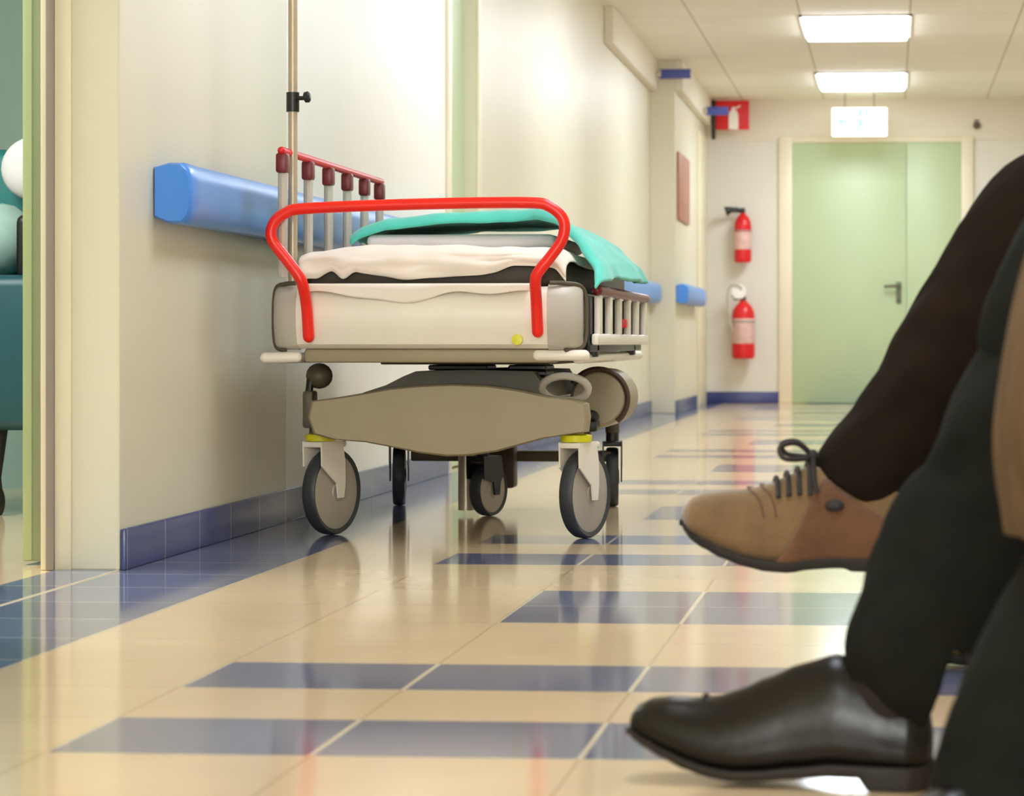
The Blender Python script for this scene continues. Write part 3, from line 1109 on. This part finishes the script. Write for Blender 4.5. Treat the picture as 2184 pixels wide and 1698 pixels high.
b = MB()
b.grid(blanket_pt, 50, 44)
o = tag(obj('blanket', b, 'teal_cloth', smooth=80, fix=False), 'turquoise blanket draped over the trolley and its right guard rail', 'blanket')
mod_solid(o, 0.013, 0.0)
mod_sub(o, 1)
# white pillow under the blanket
b = MB()
b.box(-1.26, -0.80, 6.76, 7.4, 0.681, 0.714, 0.016, 3)
o = tag(obj('pillow', b, 'pillow'), 'flat white pillow under the turquoise blanket on the trolley', 'pillow')

# ---------------------------------------------------------------- shoes
def shoe(parent, label, place, L, tab, collar_x, upper, style):
    """tab: (x from heel to toe, sole bottom z, upper top z, half width outer, half width inner, sole thickness)
    place: maps local (x forward, y left, z up) to the world"""
    n = 22
    N = 44

    def ring(x, sole=False):
        zb, zt, wo, wi, st = interp(tab, x)
        pts = []
        for k in range(n):
            a = 2 * math.pi * k / n
            c, s = math.cos(a), math.sin(a)
            w = wo if c < 0 else wi
            e = 0.75
            yy = math.copysign(abs(c) ** e, c) * w
            lo, hi = zb + st * 0.5, zt
            mid = lo + (hi - lo) * 0.30
            if s >= 0:
                zz = mid + (hi - mid) * abs(s) ** 0.85
                yy *= 1 - 0.30 * abs(s) ** 1.6 * min(1, (hi - lo) / 0.09)
            else:
                zz = mid - (mid - lo) * abs(s) ** 0.55
            pts.append((x, yy, zz))
        return pts
    rr = []
    x_end = tab[-1][0]
    x_beg = tab[0][0]
    for i in range(N + 1):
        t = i / N
        x = x_beg + (x_end - x_beg) * (0.5 - 0.5 * math.cos(math.pi * t))
        rr.append(ring(x))
    b = MB()
    b.rings([[place(p) for p in r] for r in rr])
    sh = obj('shoe', b, upper, parent, smooth=60, label=label)
    # sole
    b = MB()
    srr = []
    for i in range(N + 1):
        t = i / N
        x = x_beg - 0.003 + (x_end - x_beg + 0.006) * (0.5 - 0.5 * math.cos(math.pi * t))
        zb, zt, wo, wi, st = interp(tab, x)
        wo, wi = wo + 0.004, wi + 0.004
        heel = style['heel'] if x < style['heel_x'] else 0.0
        srr.append([place(p) for p in ((x, -wo, zb + st), (x, wi, zb + st), (x, wi, zb + st * 0.4), (x, wi * 0.93, zb - heel),
                                       (x, -wo * 0.93, zb - heel), (x, -wo, zb + st * 0.4))])
    b.rings(srr)
    obj('sole', b, 'sole', sh, smooth=50)
    return sh


def frame(toe_dir, up, origin):
    f = Vector(toe_dir).normalized()
    u = Vector(up)
    u = (u - f * u.dot(f)).normalized()
    l = u.cross(f)
    o = Vector(origin)
    return lambda p: o + f * p[0] + l * p[1] + u * p[2]


# ---------------------------------------------------------------- people
def leg_rings(path, n=28, seed=0, wrinkle=0.004):
    """path: list of (centre xyz, radius along x-ish, radius along y)"""
    cs = spline([p[0] for p in path], 6)
    ra = spline([(p[1], p[2], 0) for p in path], 6)
    m = len(cs)
    rr = []
    for i in range(m):
        t = (cs[min(i + 1, m - 1)] - cs[max(i - 1, 0)]).normalized()
        side = Vector((0, 1, 0))
        side = (side - t * side.dot(t)).normalized()
        fwd = side.cross(t)
        ring = []
        for k in range(n):
            a = 2 * math.pi * k / n
            d = fwd * math.cos(a) * ra[i].x + side * math.sin(a) * ra[i].y
            w = noise.noise(Vector((cs[i].x * 14 + math.cos(a) * 1.6, math.sin(a) * 1.6 + seed, cs[i].z * 22))) * wrinkle
            w += noise.noise(Vector((math.cos(a) * 1.3, math.sin(a) * 1.3 + seed, cs[i].z * 15 + math.sin(a) * 1.2))) * wrinkle * 1.9
            w += noise.noise(Vector((cs[i].x * 40, math.sin(a) * 2.3 + seed, cs[i].z * 60))) * wrinkle * 0.35
            ring.append(cs[i] + d * (1 + w / max(ra[i].x, 0.02)))
        rr.append(ring)
    return rr


def capsule(b, pts, rads, n=14):
    b.tube(pts, rads, n, round_ends=True)


def hand(b, wrist, d, up, side):
    """palm with five curled fingers; d along the hand, up = back of the hand, side = thumb side"""
    d, up, side = Vector(d).normalized(), Vector(up).normalized(), Vector(side).normalized()
    w = Vector(wrist)
    for s in (-0.028, -0.01, 0.01, 0.028):
        capsule(b, [w + side * s * 0.6, w + d * 0.05 + side * s, w + d * 0.09 + side * s], [0.018, 0.016, 0.014], 10)
    for s, ln in ((0.033, 0.068), (0.011, 0.078), (-0.011, 0.072), (-0.032, 0.056)):
        k = w + d * 0.092 + side * s
        p1 = k + d * ln * 0.48 - up * ln * 0.1
        p2 = p1 + d * ln * 0.30 - up * ln * 0.2
        p3 = p2 + d * ln * 0.14 - up * ln * 0.22
        capsule(b, [k, p1, p2, p3], [0.0098, 0.009, 0.0082, 0.0074], 10)
    t0 = w + d * 0.025 + side * 0.03
    capsule(b, [t0, t0 + d * 0.03 + side * 0.028, t0 + d * 0.062 + side * 0.036 - up * 0.008, t0 + d * 0.085 + side * 0.03 - up * 0.012],
            [0.015, 0.012, 0.0105, 0.009], 10)


def person(label, hip, legs, lean, arms_to, top_mat, trouser_mat, leg_paths, cat='person'):
    """legs: two (hip, knee, ankle, toe) chains; leg_paths: trouser rings for each leg"""
    hip = Vector(hip)
    root = thing('person', (hip.x, hip.y, 0), label, cat)
    sh = hip + Vector((lean, 0, 0.47))
    neck = sh + Vector((0.0, 0, 0.07))
    head = neck + Vector((-0.03, 0, 0.145))
    b = MB()
    capsule(b, [hip + Vector((0, -0.06, 0)), hip + Vector((0, 0.06, 0))], [0.115, 0.115], 18)
    b.tube([hip + Vector((0, 0, 0.03)), hip + Vector((lean * 0.3, 0, 0.12)), hip + Vector((lean * 0.7, 0, 0.30)), sh + Vector((0, 0, -0.03)), sh + Vector((0, 0, 0.02))],
           [(0.165, 0.11), (0.145, 0.105), (0.165, 0.115), (0.175, 0.105), (0.10, 0.07)], 20, round_ends=True)
    capsule(b, [sh + Vector((0, 0, 0.0)), neck + Vector((-0.01, 0, 0.07))], [0.06, 0.055], 16)
    b.ball(head + Vector((0.012, 0, 0.025)), 0.095, 1.02, 0.82, 1.08, 24)
    b.ball(head + Vector((-0.028, 0, -0.045)), 0.07, 0.95, 0.86, 1.0, 20)
    capsule(b, [head + Vector((-0.088, 0, 0.02)), head + Vector((-0.103, 0, -0.008)), head + Vector((-0.116, 0, -0.028))], [0.009, 0.012, 0.014], 10)
    capsule(b, [head + Vector((-0.09, -0.02, -0.062)), head + Vector((-0.096, 0, -0.06)), head + Vector((-0.09, 0.02, -0.062))], [0.006, 0.008, 0.006], 8)
    capsule(b, [head + Vector((-0.09, -0.018, -0.073)), head + Vector((-0.094, 0, -0.074)), head + Vector((-0.09, 0.018, -0.073))], [0.006, 0.008, 0.006], 8)
    for s in (-1, 1):
        b.ball(head + Vector((0.015, s * 0.080, -0.01)), 0.03, 0.62, 0.3, 1.0, 12)
        capsule(b, [head + Vector((-0.082, s * 0.012, 0.036)), head + Vector((-0.078, s * 0.045, 0.036))], [0.008, 0.008], 8)
    el_w = []
    for s in (-1, 1):
        s0 = sh + Vector((0, s * 0.175, -0.02))
        wr_ = Vector(arms_to[0 if s < 0 else 1])
        el = (s0 + wr_) / 2 + Vector((0.13, s * 0.05, -0.10))
        capsule(b, [s0, (s0 + el) / 2, el, (el + wr_) / 2, wr_], [0.052, 0.045, 0.038, 0.036, 0.026], 14)
        el_w.append((s0, el, wr_, s))
        hand(b, wr_, Vector((-1, -s * 0.15, -0.12)), (0, 0, 1), (0, -s, 0))
    for h, k, a, toe in legs:
        h, k, a, toe = map(Vector, (h, k, a, toe))
        capsule(b, [h, (h + k) / 2, k, (k * 0.65 + a * 0.35), a], [0.082, 0.07, 0.052, 0.05, 0.034], 16)
        capsule(b, [a + (toe - a) * 0.04 + Vector((0, 0, -0.03)), a + (toe - a) * 0.2 + Vector((0, 0, -0.03)), (a + toe) / 2, toe], [0.024, 0.026, 0.022, 0.016], 12)
    body = obj('body', b, 'skin', root, smooth=180)
    mod_remesh(body, 0.0065, 3)
    for s in (-1, 1):
        b = MB()
        b.ball(head + Vector((-0.0775, s * 0.03, 0.018)), 0.0105, 1, 1.1, 0.75, 12)
        ey = obj('eye', b, 'eye', root)
        b = MB()
        b.ball(head + Vector((-0.0862, s * 0.0305, 0.018)), 0.0062, 0.9, 1, 1, 12)
        obj('iris', b, 'hair', ey)
    # hair
    b = MB()
    b.ball(head + Vector((0.026, 0, 0.045)), 0.101, 1.0, 0.87, 1.0, 24)
    hr = b.bm
    for v in hr.verts:
        if v.co.z < head.z - 0.02:
            v.co.z = head.z - 0.02 + (v.co.z - head.z + 0.02) * 0.3
        v.co += Vector((noise.noise(v.co * 60), noise.noise(v.co * 55 + Vector((3, 0, 0))), 0)) * 0.004
    obj('hair', b, 'hair', root, smooth=80)
    # jacket: torso and sleeves in one mesh
    b = MB()
    b.tube([hip + Vector((0, 0, -0.01)), hip + Vector((lean * 0.3, 0, 0.12)), hip + Vector((lean * 0.7, 0, 0.30)), sh + Vector((0, 0, -0.03)), sh + Vector((0, 0, 0.035))],
           [(0.19, 0.14), (0.168, 0.13), (0.185, 0.138), (0.195, 0.125), (0.105, 0.085)], 24, round_ends=False)
    for s0, el, wr_, s in el_w:
        capsule(b, [s0, (s0 + el) / 2, el, (el + wr_) / 2, wr_ + (el - wr_) * 0.08], [0.07, 0.062, 0.056, 0.052, 0.042], 14)
    jk = obj('jacket', b, top_mat, root, smooth=180)
    mod_remesh(jk, 0.01, 4)
    # trousers: legs and seat in one mesh
    b = MB()
    for i, pth in enumerate(leg_paths):
        b.rings(leg_rings(pth, 32, seed=i * 3.1 + hip.y))
    b.tube([hip + Vector((0.02, -0.10, -0.01)), hip + Vector((0.0, 0, 0.0)), hip + Vector((0.02, 0.10, -0.01))], [0.125, 0.135, 0.125], 20, round_ends=True)
    b.tube([hip + Vector((0, 0, 0.0)), hip + Vector((0, 0, 0.12))], [(0.18, 0.13), (0.165, 0.122)], 20)
    tr = obj('trousers', b, trouser_mat, root, smooth=180)
    mod_remesh(tr, 0.0042, 3)
    return root


# ---- nearer person: charcoal trousers, polished black shoes
edge1 = [(.1263, .5617), (.1125, .528), (.0939, .494), (.081, .440), (.0491, .387), (.0372, .355), (.0205, .311), (-.0050, .280), (-.0225, .2377),
         (-.0425, .1827), (-.0525, .160)]
P1 = (0.66, 2.70, 0.545)
leg1 = [((0.62, 2.79, 0.54), 0.105, 0.10), ((0.42, 2.86, 0.565), 0.092, 0.092), ((0.28, 2.91, 0.575), 0.082, 0.085), ((0.215, 2.925, 0.555), 0.08, 0.08)]
for k, (x, z) in enumerate(edge1):
    if k in (0, 1):
        continue
    w = (0.079, 0.079, 0.079, 0.079, 0.079, 0.080, 0.083, 0.086, 0.079, 0.070, 0.072)[k]
    leg1.append(((x + w * 1.05, 2.92, z - 0.02), w, 0.072))
leg1.append(((0.038, 2.925, 0.134), 0.087, 0.068))
leg2 = [((0.64, 2.60, 0.54), 0.105, 0.10), ((0.45, 2.52, 0.565), 0.092, 0.092), ((0.32, 2.47, 0.575), 0.085, 0.086), ((0.265, 2.455, 0.545), 0.084, 0.082),
        ((0.242, 2.445, 0.44), 0.076, 0.078), ((0.212, 2.44, 0.33), 0.072, 0.074), ((0.180, 2.44, 0.24), 0.073, 0.072), ((0.135, 2.44, 0.15), 0.077, 0.07),
        ((0.118, 2.44, 0.085), 0.080, 0.07), ((0.110, 2.44, 0.03), 0.084, 0.072)]
p1 = person('person seated in charcoal trousers with polished black shoes, nearest to the camera', P1,
            [((0.64, 2.79, 0.54), (0.23, 2.92, 0.55), (0.0, 2.92, 0.095), (-0.20, 2.93, 0.035)),
             ((0.64, 2.61, 0.54), (0.29, 2.46, 0.55), (0.125, 2.44, 0.09), (0.035, 2.39, 0.035))],
            0.05, ((0.50, 2.50, 0.785), (0.42, 2.88, 0.715)), 'shirt', 'char_cloth', [leg1, leg2])

black_tab = [(0.000, 0.018, 0.060, 0.004, 0.004, 0.012), (0.004, 0.014, 0.080, 0.020, 0.020, 0.012), (0.02, 0.012, 0.100, 0.031, 0.031, 0.012),
             (0.06, 0.012, 0.118, 0.036, 0.036, 0.012), (0.10, 0.012, 0.134, 0.040, 0.039, 0.012), (0.137, 0.008, 0.122, 0.043, 0.041, 0.011),
             (0.175, 0.004, 0.105, 0.047, 0.045, 0.010), (0.20, 0.003, 0.093, 0.049, 0.047, 0.010), (0.225, 0.006, 0.084, 0.049, 0.047, 0.010),
             (0.25, 0.013, 0.081, 0.047, 0.045, 0.010), (0.275, 0.023, 0.081, 0.043, 0.041, 0.009), (0.295, 0.032, 0.078, 0.038, 0.036, 0.009),
             (0.307, 0.038, 0.072, 0.032, 0.030, 0.009), (0.313, 0.042, 0.064, 0.024, 0.022, 0.007)]
fy = math.radians(9)
s1 = shoe(p1, 'polished black leather shoe resting on the tiles', frame((-math.cos(fy), math.sin(fy), 0.02), (0, 0, 1), (0.042, 2.905, 0.0)), 0.313, black_tab, 0.1, 'leather',
          {'heel': 0.012, 'heel_x': 0.07})
pl = frame((-math.cos(fy), math.sin(fy), 0.02), (0, 0, 1), (0.042, 2.905, 0.0))
b = MB()   # apron seam across the vamp and along the toe
for zoff, xs in ((0.0, [(0.232, 0.040), (0.236, 0.028), (0.238, 0.0), (0.236, -0.028), (0.232, -0.042)]),):
    pts = []
    for x, y in xs:
        zb, zt, wo, wi, st = interp(black_tab, x)
        yy = abs(y) / 0.046
        zz = zt - (zt - zb) * 0.55 * yy ** 2.2 + 0.002
        pts.append(pl((x, y * 0.92, zz)))
    b.tube(spline(pts, 5), 0.0022, 8)
obj('toe_seam', b, 'leather', s1)
b = MB()   # collar
pts = []
for k in range(20):
    a = 2 * math.pi * k / 20
    pts.append(pl((0.048 + 0.040 * math.cos(a), 0.030 * math.sin(a), 0.108 + 0.010 * math.cos(a))))
b.tube(pts, 0.004, 8, closed=True)
obj('collar', b, 'leather', s1)
pl2 = frame((-0.86, -0.5, 0.0), (0, 0, 1), (0.165, 2.47, 0.0))
flat_tab = [(x, zb if x < 0.21 else 0.004 + (x - 0.21) * 0.12, zt * 0.86 if x > 0.12 else zt, wo, wi, st) for x, zb, zt, wo, wi, st in black_tab]
s2 = shoe(p1, 'second black leather shoe, mostly hidden below the trouser leg', pl2, 0.30, [(x * 0.92, zb, zt * 0.8, wo, wi, st) for x, zb, zt, wo, wi, st in flat_tab],
          0.1, 'leather', {'heel': 0.012, 'heel_x': 0.07})
b = MB()
b.tube([(0.018, 2.92, 0.155), (0.006, 2.916, 0.12), (-0.002, 2.914, 0.098), (-0.004, 2.912, 0.07)], [0.045, 0.046, 0.042, 0.030], 18)
obj('sock', b, 'sock', p1)

# ---- farther person: brown trousers, crossed leg, tan suede shoe
P2 = (0.66, 3.90, 0.545)
edge2 = [(.1775, .718), (.125, .6646), (.0626, .561), (.022, .495), (-.0124, .4326), (-.0499, .373), (-.0811, .3354), (-.0967, .307)]
shin_dir = Vector((-0.544, 0, -0.839))
perp = Vector((0.839, 0, -0.544))
legA = [((0.62, 3.82, 0.555), 0.105, 0.10), ((0.45, 3.83, 0.60), 0.09, 0.09), ((0.32, 3.84, 0.642), 0.08, 0.082), ((0.245, 3.84, 0.645), 0.074, 0.078)]
for (x, z), w in zip(edge2[1:], (0.078, 0.077, 0.072, 0.068, 0.065, 0.064, 0.063)):
    c = Vector((x, 3.82, z)) + perp * w
    legA.append(((c.x, c.y, c.z), w, 0.068 if z > 0.4 else 0.06))
c = Vector((-0.108, 3.82, 0.288)) + perp * 0.062
legA.append(((c.x, c.y, c.z), 0.062, 0.058))
legB = [((0.64, 3.99, 0.535), 0.105, 0.10), ((0.45, 4.01, 0.512), 0.092, 0.095), ((0.32, 4.02, 0.495), 0.085, 0.09), ((0.25, 4.02, 0.455), 0.08, 0.085),
        ((0.245, 4.02, 0.36), 0.072, 0.075), ((0.24, 4.02, 0.24), 0.07, 0.07), ((0.235, 4.02, 0.11), 0.072, 0.068)]
p2 = person('person seated farther along in dark brown trousers, legs crossed, tan suede shoe raised', P2,
            [((0.64, 3.82, 0.555), (0.235, 3.84, 0.645), (-0.02, 3.81, 0.265), (-0.20, 3.80, 0.215)),
             ((0.64, 3.98, 0.535), (0.25, 4.02, 0.48), (0.235, 4.02, 0.09), (0.06, 4.02, 0.04))],
            0.06, ((0.44, 3.80, 0.72), (0.44, 4.02, 0.70)), 'shirt_b', 'brown_cloth', [legA, legB])

# suede shoe, local x from heel to toe
suede_tab = [(0.000, 0.012, 0.070, 0.006, 0.006, 0.014), (0.005, 0.008, 0.090, 0.020, 0.020, 0.014), (0.02, 0.006, 0.112, 0.030, 0.030, 0.014),
             (0.06, 0.006, 0.125, 0.034, 0.034, 0.014), (0.10, 0.007, 0.135, 0.037, 0.036, 0.014), (0.135, 0.005, 0.140, 0.041, 0.039, 0.014),
             (0.16, 0.001, 0.127, 0.046, 0.043, 0.014), (0.19, 0.003, 0.114, 0.049, 0.046, 0.014), (0.22, 0.010, 0.107, 0.050, 0.047, 0.013),
             (0.25, 0.021, 0.105, 0.049, 0.046, 0.013), (0.275, 0.034, 0.102, 0.044, 0.042, 0.012), (0.290, 0.043, 0.096, 0.037, 0.036, 0.011),
             (0.299, 0.052, 0.087, 0.026, 0.025, 0.010), (0.304, 0.060, 0.078, 0.014, 0.014, 0.008)]
PLs = frame((-1, 0.0, 0.0), (0, -0.06, 1), (0.026, 3.80, 0.151))
s3 = shoe(p2, 'tan suede lace-up shoe with black sole', PLs, 0.30, suede_tab, 0.1, 'suede', {'heel': 0.004, 'heel_x': 0.085})
b = MB()   # quarter panel wrapping the heel and eyelet facing on the camera side
def quarter(side):
    def fn(u, v):
        x = 0.004 + u * (0.155 - 0.045 * v + 0.02 * (1 - v) ** 2)
        zb, zt, wo, wi, st = interp(suede_tab, x)
        w = wo if side < 0 else wi
        lo = zb + st * 0.8
        hi = lo + (zt - lo) * (0.50 + 0.42 * u ** 1.5)
        z = lo + (hi - lo) * v
        s = (z - (zb + st * 0.5)) / max(0.01, zt - zb - st * 0.5)
        s2 = max(0.0, (s - 0.3) / 0.7)
        yy = w * (math.sqrt(max(0.0, 1 - s2 ** 2.6))) * (1 - 0.28 * s2 ** 1.6)
        edge = min(1, u * 12)
        return PLs((x, side * (yy * edge + 0.0022), z))
    return fn
b.grid(quarter(1), 16, 10)
b.grid(quarter(-1), 16, 10)
o = obj('heel_quarter', b, 'suede_dark', s3, smooth=80, label='rust brown heel quarter')
mod_solid(o, 0.003)
# find the visible (camera) side: local +y is u x f
def surf(x, y):
    zb, zt, wo, wi, st = interp(suede_tab, x)
    w = wi if y > 0 else wo
    r = min(0.97, abs(y) / w)
    lo = zb + st * 0.5
    mid = lo + (zt - lo) * 0.3
    return mid + (zt - mid) * math.sqrt(max(0, 1 - r ** 2.1)) * 0.99
def lace_path(x0, x1, half):
    pts = []
    for k in range(9):
        t = -1 + 2 * k / 8
        y = t * half
        x = x0 + (x1 - x0) * (t + 1) / 2
        pts.append(PLs((x, y, surf(x, y) + 0.005)))
    return pts
for k, x in enumerate((0.178, 0.164, 0.150, 0.136)):
    b = MB()
    b.tube(lace_path(x + 0.004, x - 0.004, 0.033), 0.0036, 8)
    obj('lace', b, 'lace', s3, label='dark lace row')
b = MB()
for s in (1, -1):
    base = PLs((0.128, 0.0, 0.148))
    loop = [(0.128, 0, 0.150), (0.150, s * 0.012, 0.170), (0.172, s * 0.026, 0.166), (0.166, s * 0.034, 0.152), (0.142, s * 0.02, 0.150), (0.128, 0, 0.152)]
    b.tube([PLs(p) for p in spline(loop, 5)], 0.0034, 8)
b.ball(PLs((0.13, 0, 0.152)), 0.009)
b.tube([PLs(p) for p in spline([(0.13, 0, 0.152), (0.128, 0.025, 0.142), (0.126, 0.036, 0.12), (0.122, 0.04, 0.108)], 5)], 0.0034, 8)
obj('lace_bow', b, 'lace', s3, label='dark lace bow')
b = MB()
b.ball(PLs((0.100, 0.0375, 0.090)), 0.013, 1.0, 0.45, 0.6)
obj('side_patch', b, 'lace', s3, label='dark oval side patch')
b = MB()   # toe stitching lines
for x0 in (0.205, 0.188):
    pts = [PLs((x0 + 0.012 * math.cos(math.pi * t), 0.046 * t, surf(x0, 0.046 * t * 0.98) + 0.0006)) for t in [k / 10 for k in range(-9, 10)]]
    b.tube(pts, 0.0014, 6)
obj('toe_stitching', b, 'suede_dark', s3)
b = MB()
b.tube([PLs(p) for p in ((0.064, 0, 0.09), (0.056, 0, 0.115), (0.046, 0, 0.142))], [0.026, 0.027, 0.027], 16)
obj('sock', b, 'sock', p2)
PL4 = frame((-1, 0.0, 0.0), (0, 0, 1), (0.275, 4.02, 0.004))
shoe(p2, 'second tan suede shoe, flat on the tiles behind the black shoe', PL4, 0.28,
     [(x * 0.92, zb * 0.4, zt * 0.84, wo, wi, st) for x, zb, zt, wo, wi, st in suede_tab], 0.1, 'suede', {'heel': 0.002, 'heel_x': 0.085})

# ---- tan coat lying over the nearest knee
cpath = spline([(a, bb, 0) for a, bb in ((0.50, 0.692), (0.40, 0.696), (0.27, 0.694), (0.19, 0.664), (0.160, 0.60), (0.137, 0.535), (0.119, 0.47), (0.108, 0.41),
                                         (0.105, 0.37), (0.107, 0.325), (0.110, 0.30), (0.112, 0.285))], 4)


def coat_pt(u, v):
    i = min(len(cpath) - 1, int(round(u * (len(cpath) - 1))))
    p = cpath[i]
    y = 2.33 + v * 0.23
    f = 0.005 * math.sin(v * 19 + u * 2.5) * min(1, u * 1.6)
    g = 0.004 * noise.noise(Vector((u * 6, v * 5, 0.3)))
    drop = max(0, u - 0.3) * 0.04 * max(0, 1 - v * 3) ** 2
    return (p.x + f + g + drop, y + 0.01 * math.sin(u * 7), p.y + (0.012 * math.sin(v * 14) if u < 0.35 else 0) + 0.008)


b = MB()
b.grid(coat_pt, len(cpath) - 1, 30)
o = tag(obj('coat', b, 'coat', smooth=80, fix=False), 'tan coat hanging over the nearest knee at the right edge', 'coat')
mod_solid(o, 0.02, 0.0)
mod_sub(o, 1)

# ---------------------------------------------------------------- waiting chairs under the two people
def waiting_chair(y, label):
    t = thing('waiting_chair', (0.66, y, 0), label, 'chair', 'waiting chairs along the right wall')
    b = MB()
    b.box(0.42, 0.90, y - 0.23, y + 0.23, 0.37, 0.398, 0.012, 3)
    obj('seat', b, 'chair_blue', t)
    b = MB()
    b.box(0.935, 0.965, y - 0.23, y + 0.23, 0.50, 0.88, 0.012, 3)
    obj('backrest', b, 'chair_blue', t)
    for sx in (0.47, 0.86):
        for sy in (-0.2, 0.2):
            b = MB()
            b.tube([(sx, y + sy, 0.38), (sx, y + sy, 0.0)], 0.012, 10)
            obj('leg', b, 'steel', t)
    for sy in (-0.2, 0.2):
        b = MB()
        b.tube(spline([(0.88, y + sy, 0.38), (0.96, y + sy, 0.45), (0.972, y + sy, 0.62)], 5), 0.011, 10)
        obj('back_post', b, 'steel', t)


waiting_chair(2.70, 'grey blue waiting chair under the person in charcoal trousers')
waiting_chair(3.90, 'grey blue waiting chair under the person in brown trousers')
